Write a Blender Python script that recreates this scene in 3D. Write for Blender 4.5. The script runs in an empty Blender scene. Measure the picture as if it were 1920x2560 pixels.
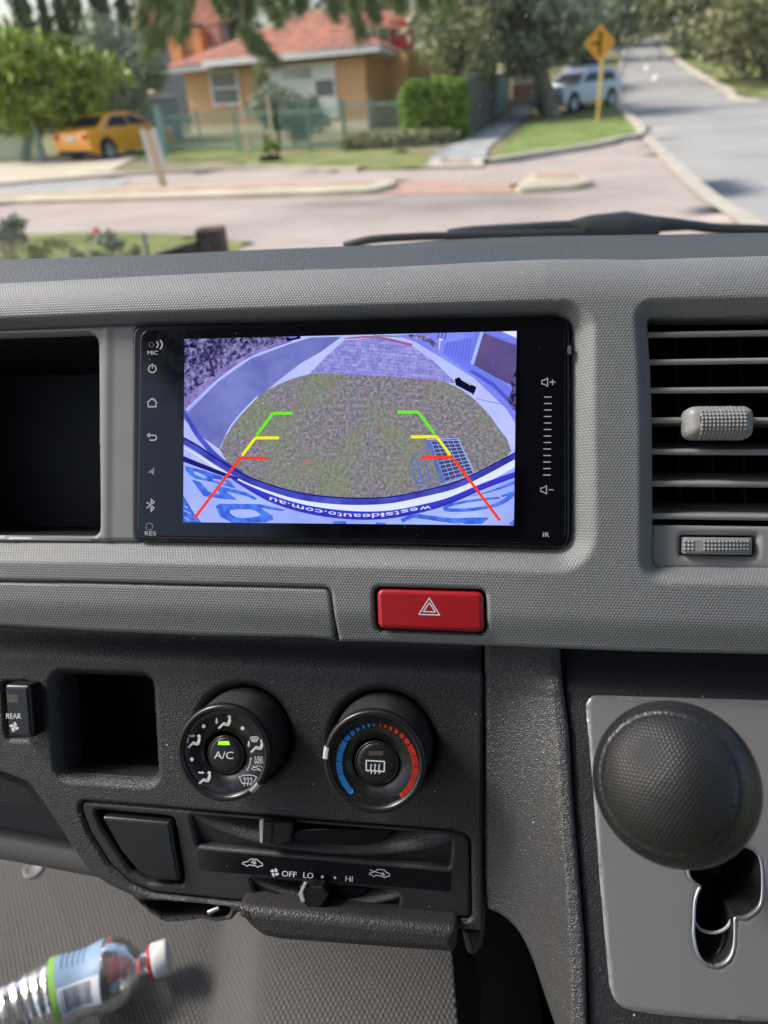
import bpy, bmesh, math, random
import numpy as np
from mathutils import Vector, Matrix
from mathutils.geometry import tessellate_polygon
random.seed(7); rng = np.random.default_rng(7)
S = bpy.context.scene
COL = S.collection
# ------------------------------------------------------------------ camera
TH = math.radians(31); PH = math.radians(4); FPX = 1800.; CAMH = 1.9
_r0 = np.array([1, 0, 0.]); _u0 = np.array([0, math.sin(TH), math.cos(TH)]); FW = np.array([0, math.cos(TH), -math.sin(TH)])
RT = math.cos(PH)*_r0-math.sin(PH)*_u0; UP = math.cos(PH)*_u0+math.sin(PH)*_r0
CAM = np.array([0, 0, CAMH])
cd = bpy.data.cameras.new('camera'); cam = bpy.data.objects.new('camera', cd); COL.objects.link(cam)
cam.matrix_world = Matrix([[RT[0], UP[0], -FW[0], 0], [RT[1], UP[1], -FW[1], 0], [RT[2], UP[2], -FW[2], CAMH], [0, 0, 0, 1]])
cd.sensor_width = 36; cd.lens = FPX/2560*36; cd.clip_start = 0.01; cd.clip_end = 2000
cd.dof.use_dof = True; cd.dof.focus_distance = 0.335; cd.dof.aperture_fstop = 8.2
S.camera = cam
# ------------------------------------------------------------------ light
W = bpy.data.worlds.new('World'); S.world = W; W.use_nodes = True
SUN_EL = math.radians(46); SUN_AZ = math.radians(-72)   # azimuth from +Y, negative = left
nt = W.node_tree; sky = nt.nodes.new('ShaderNodeTexSky'); sky.sky_type = 'NISHITA'; sky.sun_disc = False
sky.sun_elevation = SUN_EL; sky.sun_rotation = SUN_AZ; sky.air_density = 1.0; sky.dust_density = 4.0; sky.ozone_density = 1.0
bg = nt.nodes['Background']; nt.links.new(sky.outputs[0], bg.inputs[0]); bg.inputs[1].default_value = 0.15
sd = bpy.data.lights.new('sun', 'SUN'); sd.energy = 2.0; sd.angle = math.radians(14); sd.color = (1, .965, .92)
sun = bpy.data.objects.new('sun', sd); COL.objects.link(sun)
_d = Vector((math.sin(SUN_AZ)*math.cos(SUN_EL), math.cos(SUN_AZ)*math.cos(SUN_EL), math.sin(SUN_EL)))
sun.rotation_euler = _d.to_track_quat('Z', 'Y').to_euler(); sun.location = (-20, -5, 30)
S.view_settings.view_transform = 'Standard'; S.view_settings.look = 'None'; S.view_settings.exposure = 0.74; S.view_settings.gamma = 1
EXP = 1.0
# ------------------------------------------------------------------ projections
def ray(x, y): return (x-960)/FPX*RT-(y-1280)/FPX*UP+FW
def sstep(a, b, x):
    t = np.clip((x-a)/(b-a), 0, 1); return t*t*(3-2*t)
def T(X, Y):
    X = np.asarray(X, float); Y = np.asarray(Y, float)
    s = Y-39+0*X; ramp = np.where(s > 6, s, np.where(s > -6, (s+6)**2/24, 0))
    ramp = np.where(Y > 104, 65-(Y-104)*.3, ramp)
    return .086*ramp*sstep(3, 9, X-.08*np.clip(Y-30, 0, 60))
def G(x, y, z=None):
    d = ray(x, y)
    if z is not None:
        t = (z-CAMH)/d[2]; return CAM+t*d
    t = 3.0
    while t < 260:
        p = CAM+t*d
        if p[2] < T(p[0], p[1]): break
        t *= 1.01
    a, b = t/1.01, t
    for _ in range(20):
        m = (a+b)/2; p = CAM+m*d
        if p[2] < T(p[0], p[1]): b = m
        else: a = m
    return CAM+b*d
def WY(x, y, Y):
    d = ray(x, y); return CAM+d*(Y/d[1])
def WD(x, y, Z): return CAM+ray(x, y)*Z
# dash frame
_B = np.array([RT, UP, -FW]).T
_U = np.array([.988, -.009, .155]); _U /= np.linalg.norm(_U)
_V = np.array([.0095, 1, 0]); _V = _V-_U*(_V@_U); _V /= np.linalg.norm(_V)
DU, DV = _B@_U, _B@_V; DN = np.cross(DU, DV); DO = CAM+FW*.335
DM = Matrix([[DU[0], DV[0], DN[0], DO[0]], [DU[1], DV[1], DN[1], DO[1]], [DU[2], DV[2], DN[2], DO[2]], [0, 0, 0, 1]])
def P(x, y, n=0.):
    d = ray(x, y); t = ((DO-CAM)@DN+n)/(d@DN); p = CAM+t*d-DO; return (p@DU, p@DV)
def PL(pts, n=0.): return [P(x, y, n) for x, y in pts]
def P3(x, y, n=0.):
    a = P(x, y, n); return (a[0], a[1], n)
def loc3(p):           # world -> dash local
    q = np.asarray(p)-DO; return (q@DU, q@DV, q@DN)
# zoom-coordinate converters (photo pixels)
Z1 = lambda x, y: (400+x/1.595, 780+y/1.595)
K = lambda x, y: (430+x/2.404, 1680+y/2.404)
L = lambda x, y: (420+x/2.074, 2000+y/2.074)
Q = lambda x, y: (x/3.318, 1640+y/3.318)
HR = lambda x, y: (1440+x/2.573, 1700+y/2.573)
VZ = lambda x, y: (1560+x/3.2535, 780+y/3.2535)
IC = lambda x, y: (360+x/4.255, 830+y/4.255)
# ------------------------------------------------------------------ materials
MATS = {}
class NB:
    def __init__(s, name):
        s.m = bpy.data.materials.new(name); s.m.use_nodes = True; s.t = s.m.node_tree
        s.b = s.t.nodes['Principled BSDF']; MATS[name] = s.m; s._co = None
    def n(s, k, **kw):
        a = s.t.nodes.new(k)
        for q, v in kw.items(): setattr(a, q, v)
        return a
    def put(s, i, v):
        if hasattr(v, 'is_output') or isinstance(v, bpy.types.NodeSocket): s.t.links.new(v, i)
        else: i.default_value = v
    def math(s, op, a, b=0., c=None):
        q = s.n('ShaderNodeMath', operation=op); s.put(q.inputs[0], a); s.put(q.inputs[1], b)
        if c is not None: s.put(q.inputs[2], c)
        return q.outputs[0]
    def vm(s, op, a, b=(0, 0, 0)):
        q = s.n('ShaderNodeVectorMath', operation=op); s.put(q.inputs[0], a); s.put(q.inputs[1], b)
        return q.outputs['Value'] if op in ('LENGTH', 'DISTANCE') else q.outputs[0]
    def co(s, kind='Object'):
        if s._co is None: s._co = s.n('ShaderNodeTexCoord')
        return s._co.outputs[kind]
    def noise(s, scale, detail=2, rough=.5, v=None, out=0):
        q = s.n('ShaderNodeTexNoise'); s.put(q.inputs['Vector'], v if v is not None else s.co()); q.inputs['Scale'].default_value = scale
        q.inputs['Detail'].default_value = detail; q.inputs['Roughness'].default_value = rough; return q.outputs[out]
    def ramp(s, f, stops):
        q = s.n('ShaderNodeValToRGB'); s.put(q.inputs[0], f); e = q.color_ramp.elements
        while len(e) < len(stops): e.new(.5)
        for i, (p, c) in enumerate(stops): e[i].position = p; e[i].color = tuple(c)+(1,)
        return q.outputs[0]
    def mix(s, f, a, b, mode='MIX'):
        q = s.n('ShaderNodeMixRGB', blend_type=mode); s.put(q.inputs[0], f)
        for i, v in ((1, a), (2, b)):
            s.put(q.inputs[i], v if not isinstance(v, tuple) else (tuple(v)+(1,))[:4])
        return q.outputs[0]
    def bump(s, h, strength, dist=.001, chain=None):
        q = s.n('ShaderNodeBump'); q.inputs['Strength'].default_value = strength; q.inputs['Distance'].default_value = dist
        s.put(q.inputs['Height'], h)
        if chain is not None: s.put(q.inputs['Normal'], chain)
        return q.outputs[0]
    def hexd(s, pitch, v=None):           # height of a hexagonal grid of domes
        sc = s.n('ShaderNodeMapping'); s.put(sc.inputs[0], v if v is not None else s.co())
        sc.inputs['Scale'].default_value = (1/pitch, 1/(pitch*1.732), 0)
        def d(off):
            a = s.vm('ADD', sc.outputs[0], off); a = s.vm('FRACTION', a); a = s.vm('SUBTRACT', a, (.5, .5, 0))
            a = s.vm('MULTIPLY', a, (1, 1.732, 0)); return s.vm('LENGTH', a)
        m = s.math('MINIMUM', d((0, 0, 0)), d((.5, .5, 0)))
        return s.math('SUBTRACT', 1., s.math('MULTIPLY', m, 1.7))
def pm(name, col, rough=.5, metal=0., spec=.5, coat=0., emis=None, es=1.0, alpha=1.0, trans=0.):
    b = NB(name); p = b.b.inputs
    if len(col) == 3: p['Base Color'].default_value = tuple(col)+(1,)
    p['Roughness'].default_value = rough; p['Metallic'].default_value = metal; p['Specular IOR Level'].default_value = spec
    p['Coat Weight'].default_value = coat; p['Coat Roughness'].default_value = .05; p['Alpha'].default_value = alpha; p['Transmission Weight'].default_value = trans
    if emis: p['Emission Color'].default_value = tuple(emis)+(1,); p['Emission Strength'].default_value = es
    return b
def dust(b, col, amt=.12, scale=60):
    f = b.noise(scale, 4, .6); f = b.ramp(f, [(.45, (0, 0, 0)), (.8, (amt,)*3)])
    return b.mix(f, col, (.45, .43, .4))
def specks(b, base, scale=900, thr=.965, col=(.55, .52, .48)):
    v = b.n('ShaderNodeTexVoronoi'); v.inputs['Scale'].default_value = scale; b.put(v.inputs['Vector'], b.co())
    near = b.math('LESS_THAN', v.outputs['Distance'], .16)
    cs = b.n('ShaderNodeSeparateColor'); b.put(cs.inputs[0], v.outputs['Color'])
    f = b.math('MULTIPLY', near, b.math('GREATER_THAN', cs.outputs[0], thr))
    return b.mix(f, base, col)
b = pm('fascia_grey', (), .5, spec=.45)
c = b.mix(b.noise(25, 3), (.190, .199, .205), (.228, .236, .240)); b.put(b.b.inputs['Base Color'], specks(b, c, 500, .985))
h = b.hexd(.00142); nz = b.noise(700, 2)
b.put(b.b.inputs['Normal'], b.bump(nz, .1, .0004, b.bump(h, .55, .00042)))
b = pm('smooth_grey', (), .42, spec=.45)
b.put(b.b.inputs['Base Color'], b.mix(b.noise(40, 4), (.235, .235, .24), (.275, .272, .27))); b.put(b.b.inputs['Normal'], b.bump(b.noise(2600, 2), .12, .0002))
def leather(name, col, pitch=900, rough=.42, st=.7, sp=.5, dist=.0005):
    b = pm(name, (), rough, spec=sp)
    b.put(b.b.inputs['Base Color'], specks(b, b.mix(b.noise(14, 3), tuple(x*.85 for x in col), tuple(x*1.2 for x in col)), 420, .985))
    v = b.n('ShaderNodeTexVoronoi', feature='SMOOTH_F1'); v.inputs['Scale'].default_value = pitch; v.inputs['Smoothness'].default_value = .4
    w = b.vm('ADD', b.co(), b.vm('MULTIPLY', b.noise(500, 2, out=1), (.0016, .0016, .0016))); b.put(v.inputs['Vector'], w)
    b.put(b.b.inputs['Normal'], b.bump(b.noise(pitch*.55, 3), .5, dist, b.bump(v.outputs['Distance'], st, dist)))
    r = b.noise(9, 3); b.put(b.b.inputs['Roughness'], b.math('MULTIPLY_ADD', r, .2, rough-.1))
    return b
leather('grain_black', (.034, .035, .037), 1750, .41, .85, .6, .00036)
leather('console_grain', (.040, .041, .043), 1750, .34, .85, .7, .00036)  # copy of grain_black, colour lifted and glossier for the console side's sheen
leather('pad_black', (.052, .058, .061), 950, .52, .95, .5, .0007)
leather('matt_black', (.027, .027, .029), 2200, .42, .25)
leather('bezel_black', (.024, .025, .027), 1500, .48, .5)
leather('tray_black', (.030, .030, .032), 1000, .5, .5)
b = pm('gloss_black', (), .12, spec=.5); b.put(b.b.inputs['Roughness'], b.math('MULTIPLY_ADD', b.ramp(b.noise(90, 5, .7), [(.45, (0, 0, 0)), (.7, (1, 1, 1))]), .16, .09)); b.put(b.b.inputs['Base Color'], specks(b, (.004, .0045, .007), 500, .985, (.2, .2, .2)))
pm('piano_black', (.006, .006, .008), .22, spec=.5)
b = pm('knob_black', (), .3, spec=.5); b.put(b.b.inputs['Base Color'], specks(b, b.mix(b.ramp(b.noise(260, 4), [(.5, (0, 0, 0)), (.8, (.10,)*3)]), (.010, .010, .011), (.3, .29, .27)), 1100, .97, (.2, .2, .19)))
b = pm('rim_black', (.014, .014, .015), .28, spec=.5)
b = pm('button_black', (), .33, spec=.5); b.put(b.b.inputs['Base Color'], specks(b, (.012, .012, .013), 700, .97, (.25, .24, .22)))
b = pm('knurl_black', (.02, .02, .021), .38, spec=.5)
uvw = b.co('UV'); mp = b.n('ShaderNodeMapping'); b.put(mp.inputs[0], uvw); mp.inputs['Scale'].default_value = (1, 1, 1)
b.put(b.b.inputs['Normal'], b.bump(b.hexd(.009, mp.outputs[0]), 1., .0006))
pm('void_black', (.006, .006, .007), .6, spec=.2)
b = pm('pocket_black', (.018, .018, .020), .55, spec=.3); b.put(b.b.inputs['Normal'], b.bump(b.noise(1500, 2), .3, .0003))
b = pm('hazard_red', (), .36, spec=.5, coat=.1); b.put(b.b.inputs['Base Color'], specks(b, b.mix(b.noise(30, 2), (.34, .008, .013), (.40, .012, .018)), 600, .985, (.6, .3, .3)))
pm('mark_white', (.72, .74, .76), .5); pm('mark_grey', (.5, .51, .52), .5)
pm('mark_blue', (.02, .26, .70), .45); pm('mark_red', (.80, .06, .035), .45)
pm('lamp_green', (.1, .5, 0), .4, emis=(.42, .95, .02), es=.9)
pm('lamp_off', (.10, .075, .06), .5)
pm('pointer_grey', (.42, .41, .40), .38)
b = pm('vent_grey', (), .38, spec=.5); b.put(b.b.inputs['Base Color'], b.mix(b.noise(50, 3), (.25, .255, .255), (.31, .31, .31)))
b = pm('plate_satin', (), .34, metal=.35, spec=.5)
st = b.n('ShaderNodeMapping'); b.put(st.inputs[0], b.co()); st.inputs['Scale'].default_value = (1, 18, 1)
b.put(b.b.inputs['Base Color'], specks(b, b.mix(b.noise(6, 3), (.24, .238, .24), (.31, .306, .306)), 330, .975, (.5, .5, .5)))
b.put(b.b.inputs['Normal'], b.bump(b.noise(300, 2, v=st.outputs[0]), .06, .0003))
pm('chrome', (.55, .56, .58), .3, metal=.9)
b = pm('knob_leather', (), .3, spec=.5); b.put(b.b.inputs['Base Color'], b.mix(b.noise(60, 2), (.014, .015, .016), (.024, .024, .025)))
v = b.n('ShaderNodeTexVoronoi'); v.inputs['Scale'].default_value = 900; b.put(v.inputs['Vector'], b.co()); b.put(b.b.inputs['Normal'], b.bump(v.outputs['Distance'], .5, .0004))
b = pm('knob_dots', (), .4, spec=.5); b.put(b.b.inputs['Base Color'], (.02, .021, .022, 1)); b.put(b.b.inputs['Normal'], b.bump(b.hexd(.0014), .55, .0005))
b = pm('floor_rubber', (), .5, spec=.4); b.put(b.b.inputs['Base Color'], b.mix(b.noise(12, 4), (.062, .059, .056), (.092, .088, .084)))
b.put(b.b.inputs['Normal'], b.bump(b.hexd(.0052), 1., .0016))
pm('ledge_grey', (.12, .12, .123), .5); pm('cavity_shade_black', (.003, .003, .0035), 1., spec=0.); pm('dark_carpet', (.014, .014, .015), .9)
# marker-free emission pictures for the screen
def em(name, col=None, build=None, st=.6):
    b = NB(name); t = b.t; t.nodes.remove(b.b); e = b.n('ShaderNodeEmission'); e.inputs[1].default_value = st
    b.put(e.inputs[0], build(b) if build else tuple(col)+(1,)); t.links.new(e.outputs[0], t.nodes['Material Output'].inputs[0]); return b
def sr(r, g, b_):      # sRGB 0-255 -> linear
    return tuple(((x/255)/12.92 if x/255 <= .04045 else ((x/255+.055)/1.055)**2.4) for x in (r, g, b_))
def emn(name, c1, c2, scale, detail=4, lo=.35, hi=.65, rough=.6):
    em(name, build=lambda b: b.ramp(b.noise(scale, detail, rough), [(lo, sr(*c1)), (hi, sr(*c2))]))
em('scr_black', (.002, .002, .006))
emn('scr_road', (104, 110, 186), (126, 134, 208), 60, 5)
emn('scr_path', (176, 184, 250), (192, 202, 255), 40)
emn('scr_verge', (112, 100, 170), (158, 140, 215), 260)
emn('scr_scrub', (46, 42, 92), (168, 160, 225), 420, 6, .4, .68)
emn('scr_leaf', (28, 26, 62), (120, 116, 180), 560, 5, .42, .7)
em('scr_trunk', sr(62, 52, 100))
def _grass(b):
    a = b.ramp(b.noise(620, 6, .75), [(.36, sr(96, 98, 98)), (.5, sr(130, 127, 136)), (.64, sr(168, 162, 182))])
    g = b.ramp(b.noise(38, 3), [(.45, (0, 0, 0)), (.62, (.62,)*3)])
    a = b.mix(g, a, b.ramp(b.noise(700, 5, .75), [(.36, sr(98, 114, 80)), (.64, sr(152, 164, 128))]))
    r = b.ramp(b.noise(260, 4, .7), [(.56, (0, 0, 0)), (.66, (.55,)*3)])
    return b.mix(r, a, sr(150, 108, 112))
em('scr_grass', build=_grass)
def _pave(b):
    br = b.n('ShaderNodeTexBrick'); mp = b.n('ShaderNodeMapping'); b.put(mp.inputs[0], b.co()); mp.inputs['Rotation'].default_value = (0, 0, .12)
    b.put(br.inputs['Vector'], mp.outputs[0]); br.inputs['Scale'].default_value = 150; br.inputs['Mortar Size'].default_value = .018
    for i, c in ((1, (132, 130, 208)), (2, (162, 160, 236)), (3, (104, 102, 184))): br.inputs[i].default_value = sr(*c)+(1,)
    return b.mix(.35, br.outputs[0], b.ramp(b.noise(500, 4), [(.4, sr(120, 120, 200)), (.6, sr(176, 176, 240))]))
em('scr_pave', build=_pave)
emn('scr_house', (120, 128, 236), (136, 146, 248), 50)
em('scr_panel', sr(112, 124, 240)); em('scr_panel_dark', sr(82, 90, 205)); em('scr_garage', build=lambda b: b.ramp(b.noise(30, 3), [(.4, sr(78, 72, 128)), (.6, sr(104, 88, 140))]))
em('scr_pale', sr(206, 218, 255)); em('scr_white', sr(225, 234, 255)); em('scr_body', build=lambda b: b.ramp(b.noise(40, 2), [(.3, sr(146, 162, 250)), (.7, sr(176, 196, 255))]))
em('scr_blue', build=lambda b: b.ramp(b.noise(300, 4), [(.35, sr(58, 92, 222)), (.65, sr(84, 134, 244))]))
em('scr_bumper', build=lambda b: b.ramp(b.noise(90, 3), [(.35, sr(52, 54, 165)), (.65, sr(84, 92, 215))]))
em('scr_navy', sr(28, 30, 120)); em('scr_band', sr(58, 60, 205)); em('scr_crate', sr(96, 112, 200)); em('scr_crate_pale', sr(172, 194, 252)); em('scr_crate_dark', sr(66, 70, 112))
em('scr_object', sr(16, 16, 42)); em('scr_leafbrown', sr(176, 120, 126)); em('scr_redflower', sr(170, 90, 150)); em('scr_green', sr(110, 150, 160))
em('guide_green', sr(108, 240, 30)); em('guide_yellow', sr(252, 244, 20)); em('guide_red', sr(250, 64, 34))
# ------------------------------------------------------------------ mesh builder
class MB:
    def __init__(s): s.v = []; s.f = []; s.m = []; s.sm = []; s.uv = {}
    def add(s, vs, fs, mat=0, smooth=False, uvs=None):
        o = len(s.v); s.v += [tuple(map(float, p)) for p in vs]
        for i, f in enumerate(fs):
            if uvs: s.uv[len(s.f)] = uvs[i]
            s.f.append(tuple(o+k for k in f)); s.m.append(mat); s.sm.append(smooth)
    def poly(s, pts, mat=0):       # flat polygon, 3-D points
        pts = [Vector(p) for p in pts]; tr = tessellate_polygon([pts])
        nn = Vector((0, 0, 0))
        for i in range(len(pts)):
            a, b_ = pts[i], pts[(i+1) % len(pts)]; nn += a.cross(b_)
        fs = []
        for t in tr:
            a, b_, c_ = (pts[k] for k in t)
            fs.append(t if (b_-a).cross(c_-a).dot(nn) >= 0 else t[::-1])
        s.add(pts, fs, mat)
    def prism(s, pts, h, mat=0, smooth=False, bevel=0, cap=True):   # pts (u,v) CCW or CW at n0.. ; h=(n_back,n_front)
        pts = [np.array(p[:2], float) for p in pts]
        A = sum(pts[i][0]*pts[(i+1) % len(pts)][1]-pts[(i+1) % len(pts)][0]*pts[i][1] for i in range(len(pts)))
        if A < 0: pts = pts[::-1]
        N_ = len(pts); rings = []
        def inset(d):
            out = []
            for i in range(N_):
                a, p, c_ = pts[i-1], pts[i], pts[(i+1) % N_]
                e1 = p-a; e2 = c_-p; e1 = e1/(np.linalg.norm(e1)+1e-12); e2 = e2/(np.linalg.norm(e2)+1e-12)
                n1 = np.array([-e1[1], e1[0]]); n2 = np.array([-e2[1], e2[0]]); m_ = n1+n2; m_ = m_/max(1e-6, (m_@m_))*2
                out.append(p+m_*d)
            return out
        rings.append([(p[0], p[1], h[0]) for p in pts])
        if bevel > 0:
            for k in range(5):
                a = k/4*math.pi/2; q = inset(bevel*(1-math.cos(a))); rings.append([(p[0], p[1], h[1]-bevel+bevel*math.sin(a)) for p in q])
        else: rings.append([(p[0], p[1], h[1]) for p in pts])
        vs = [p for r in rings for p in r]; fs = []
        for k in range(len(rings)-1):
            for i in range(N_):
                j = (i+1) % N_; fs.append((k*N_+i, k*N_+j, (k+1)*N_+j, (k+1)*N_+i))
        s.add(vs, fs, mat, bevel > 0 or smooth)
        if cap: s.poly(rings[-1], mat)
    def box(s, a, b_, mat=0):
        x0, y0, z0 = a; x1, y1, z1 = b_
        vs = [(x, y, z) for z in (z0, z1) for y in (y0, y1) for x in (x0, x1)]
        s.add(vs, [(0, 2, 3, 1), (4, 5, 7, 6), (0, 1, 5, 4), (2, 6, 7, 3), (0, 4, 6, 2), (1, 3, 7, 5)], mat)
    def tube(s, pts, r, mat=0, seg=10, cap=True):
        pts = [np.array(p, float) for p in pts]; rs = r if hasattr(r, '__len__') else [r]*len(pts)
        vs = []; fs = []; prev = None
        for i, p in enumerate(pts):
            t = pts[min(i+1, len(pts)-1)]-pts[max(i-1, 0)]; t = t/(np.linalg.norm(t)+1e-12)
            if prev is None:
                a = np.array([0, 0, 1.]) if abs(t[2]) < .9 else np.array([1., 0, 0]); a = np.cross(t, a)
            else: a = prev-t*(prev@t)
            a = a/np.linalg.norm(a); prev = a; b2 = np.cross(t, a)
            for k in range(seg):
                th = 2*math.pi*k/seg; vs.append(p+rs[i]*(math.cos(th)*a+math.sin(th)*b2))
        for i in range(len(pts)-1):
            for k in range(seg):
                j = (k+1) % seg; fs.append((i*seg+k, i*seg+j, (i+1)*seg+j, (i+1)*seg+k))
        s.add(vs, fs, mat, True)
        if cap: s.add(vs[:seg], [tuple(range(seg))[::-1]], mat); s.add(vs[-seg:], [tuple(range(seg))], mat)
    def lathe(s, prof, cx, cy, mat=0, seg=96, a0=0, a1=2*math.pi, n0=0, smooth=True):   # prof [(r,n)]
        vs = []; fs = []; uvs = []; full = abs(a1-a0-2*math.pi) < 1e-6; M = seg if full else seg+1
        sl = [0]
        for i in range(1, len(prof)): sl.append(sl[-1]+math.dist(prof[i], prof[i-1]))
        rm = max(p[0] for p in prof)
        for r, n in prof:
            for k in range(M):
                a = a0+(a1-a0)*k/seg; vs.append((cx+r*math.cos(a), cy+r*math.sin(a), n0+n))
        for i in range(len(prof)-1):
            for k in range(seg):
                j = (k+1) % M; fs.append((i*M+k, i*M+j, (i+1)*M+j, (i+1)*M+k))
                u0, u1 = (a0+(a1-a0)*k/seg)*rm*10, (a0+(a1-a0)*(k+1)/seg)*rm*10
                uvs.append([(u0, sl[i]*10), (u1, sl[i]*10), (u1, sl[i+1]*10), (u0, sl[i+1]*10)])
        s.add(vs, fs, mat, smooth, uvs)
    def stroke(s, pts, w, n, mat=0, closed=False, caps=True):     # ribbon in (u,v) at height n
        pts = [np.array(p[:2], float) for p in pts]
        if closed: pts = pts+[pts[0]]
        for i in range(len(pts)-1):
            a, b_ = pts[i], pts[i+1]; d = b_-a; l_ = np.linalg.norm(d)
            if l_ < 1e-9: continue
            e = np.array([-d[1], d[0]])/l_*w/2
            s.add([(*(a-e), n), (*(b_-e), n), (*(b_+e), n), (*(a+e), n)], [(0, 1, 2, 3)], mat)
        if caps:
            for p in pts[(0 if not closed else 0):]:
                s.disc(p, w/2, n-2e-6, mat, 10)
    def disc(s, c_, r, n, mat=0, seg=24):
        s.add([(c_[0]+r*math.cos(2*math.pi*k/seg), c_[1]+r*math.sin(2*math.pi*k/seg), n) for k in range(seg)], [tuple(range(seg))], mat)
    def build(s, name, mats, parent=None, label=None, matrix=None):
        me = bpy.data.meshes.new(name); me.from_pydata(s.v, [], s.f)
        for m_ in (mats if isinstance(mats, (list, tuple)) else [mats]): me.materials.append(MATS[m_])
        me.polygons.foreach_set('material_index', s.m); me.polygons.foreach_set('use_smooth', s.sm)
        if s.uv:
            ul = me.uv_layers.new(name='UVMap')
            for fi, uv in s.uv.items():
                p = me.polygons[fi]
                for k, li in enumerate(p.loop_indices): ul.data[li].uv = uv[k]
        me.update(); return link(name, me, parent, label, matrix)
def link(name, me, parent=None, label=None, matrix=None):
    o = bpy.data.objects.new(name, me); COL.objects.link(o)
    if parent is not None:
        o.parent = parent
        if parent.get('base'): o.location = -Vector(parent['base'])
    elif matrix is not None: o.matrix_world = matrix
    if label: o['label'] = label
    return o
def thing(name, label, cat, base=(0, 0, 0), frame=None, group=None):
    o = bpy.data.objects.new(name, None); COL.objects.link(o); o.empty_display_size = .05
    o.matrix_world = (frame or Matrix.Identity(4)) @ Matrix.Translation(Vector(base))
    o['base'] = tuple(float(x) for x in base); tag(o, label, cat, group); return o
def tag(o, label, cat, group=None, kind=None):
    if label: o['label'] = label
    if cat: o['category'] = cat
    if group: o['group'] = group
    if kind: o['kind'] = kind
    return o
def rpoly(pts, r, k=7):      # round corners; r scalar or list
    n = len(pts); rs = r if hasattr(r, '__len__') else [r]*n; out = []
    for i in range(n):
        a, p, c_ = np.array(pts[i-1], float), np.array(pts[i], float), np.array(pts[(i+1) % n], float)
        if rs[i] <= 0: out.append(tuple(p)); continue
        e1 = (a-p); e2 = (c_-p); l1, l2 = np.linalg.norm(e1), np.linalg.norm(e2); e1 /= l1; e2 /= l2
        ang = math.acos(np.clip(e1@e2, -1, 1)); t = min(rs[i]/math.tan(ang/2), l1*.49, l2*.49)
        s0, s1 = p+e1*t, p+e2*t
        for j in range(k+1):
            q = j/k; out.append(tuple((1-q)**2*s0+2*q*(1-q)*(p*.96+(s0+s1)/2*.04)+q*q*s1))
    return out
def crv(pts, k=6, closed=False):     # Catmull-Rom
    pts = [np.array(p, float) for p in pts]; n = len(pts); out = []
    rg = range(n if closed else n-1)
    for i in rg:
        p0 = pts[i-1] if (i > 0 or closed) else pts[0]; p1 = pts[i]; p2 = pts[(i+1) % n]; p3 = pts[(i+2) % n] if (closed or i+2 < n) else pts[-1]
        for j in range(k):
            t = j/k; out.append(tuple(.5*(2*p1+(p2-p0)*t+(2*p0-5*p1+4*p2-p3)*t*t+(3*p1-p0-3*p2+p3)*t**3)))
    if not closed: out.append(tuple(pts[-1]))
    return out
def sdf(P_, poly):
    A = np.array([q[:2] for q in poly]); B = np.roll(A, -1, 0); d2 = np.full(len(P_), 1e18); ins = np.zeros(len(P_), bool)
    for a, b_ in zip(A, B):
        e = b_-a; l_ = e@e
        if l_ < 1e-18: continue
        t = np.clip(((P_-a)@e)/l_, 0, 1); q = P_-a-t[:, None]*e; d2 = np.minimum(d2, (q*q).sum(1))
        c1 = (a[1] <= P_[:, 1]) != (b_[1] <= P_[:, 1])
        with np.errstate(divide='ignore', invalid='ignore'):
            xi = a[0]+(P_[:, 1]-a[1])/(b_[1]-a[1])*e[0]
        ins ^= c1 & (P_[:, 0] < xi)
    d = np.sqrt(d2); return np.where(ins, -d, d)
def dline(P_, line):
    d2 = np.full(len(P_), 1e18)
    for a, b_ in zip(np.array(line)[:-1], np.array(line)[1:]):
        e = b_-a; t = np.clip(((P_-a)@e)/(e@e), 0, 1); q = P_-a-t[:, None]*e; d2 = np.minimum(d2, (q*q).sum(1))
    return np.sqrt(d2)
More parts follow.
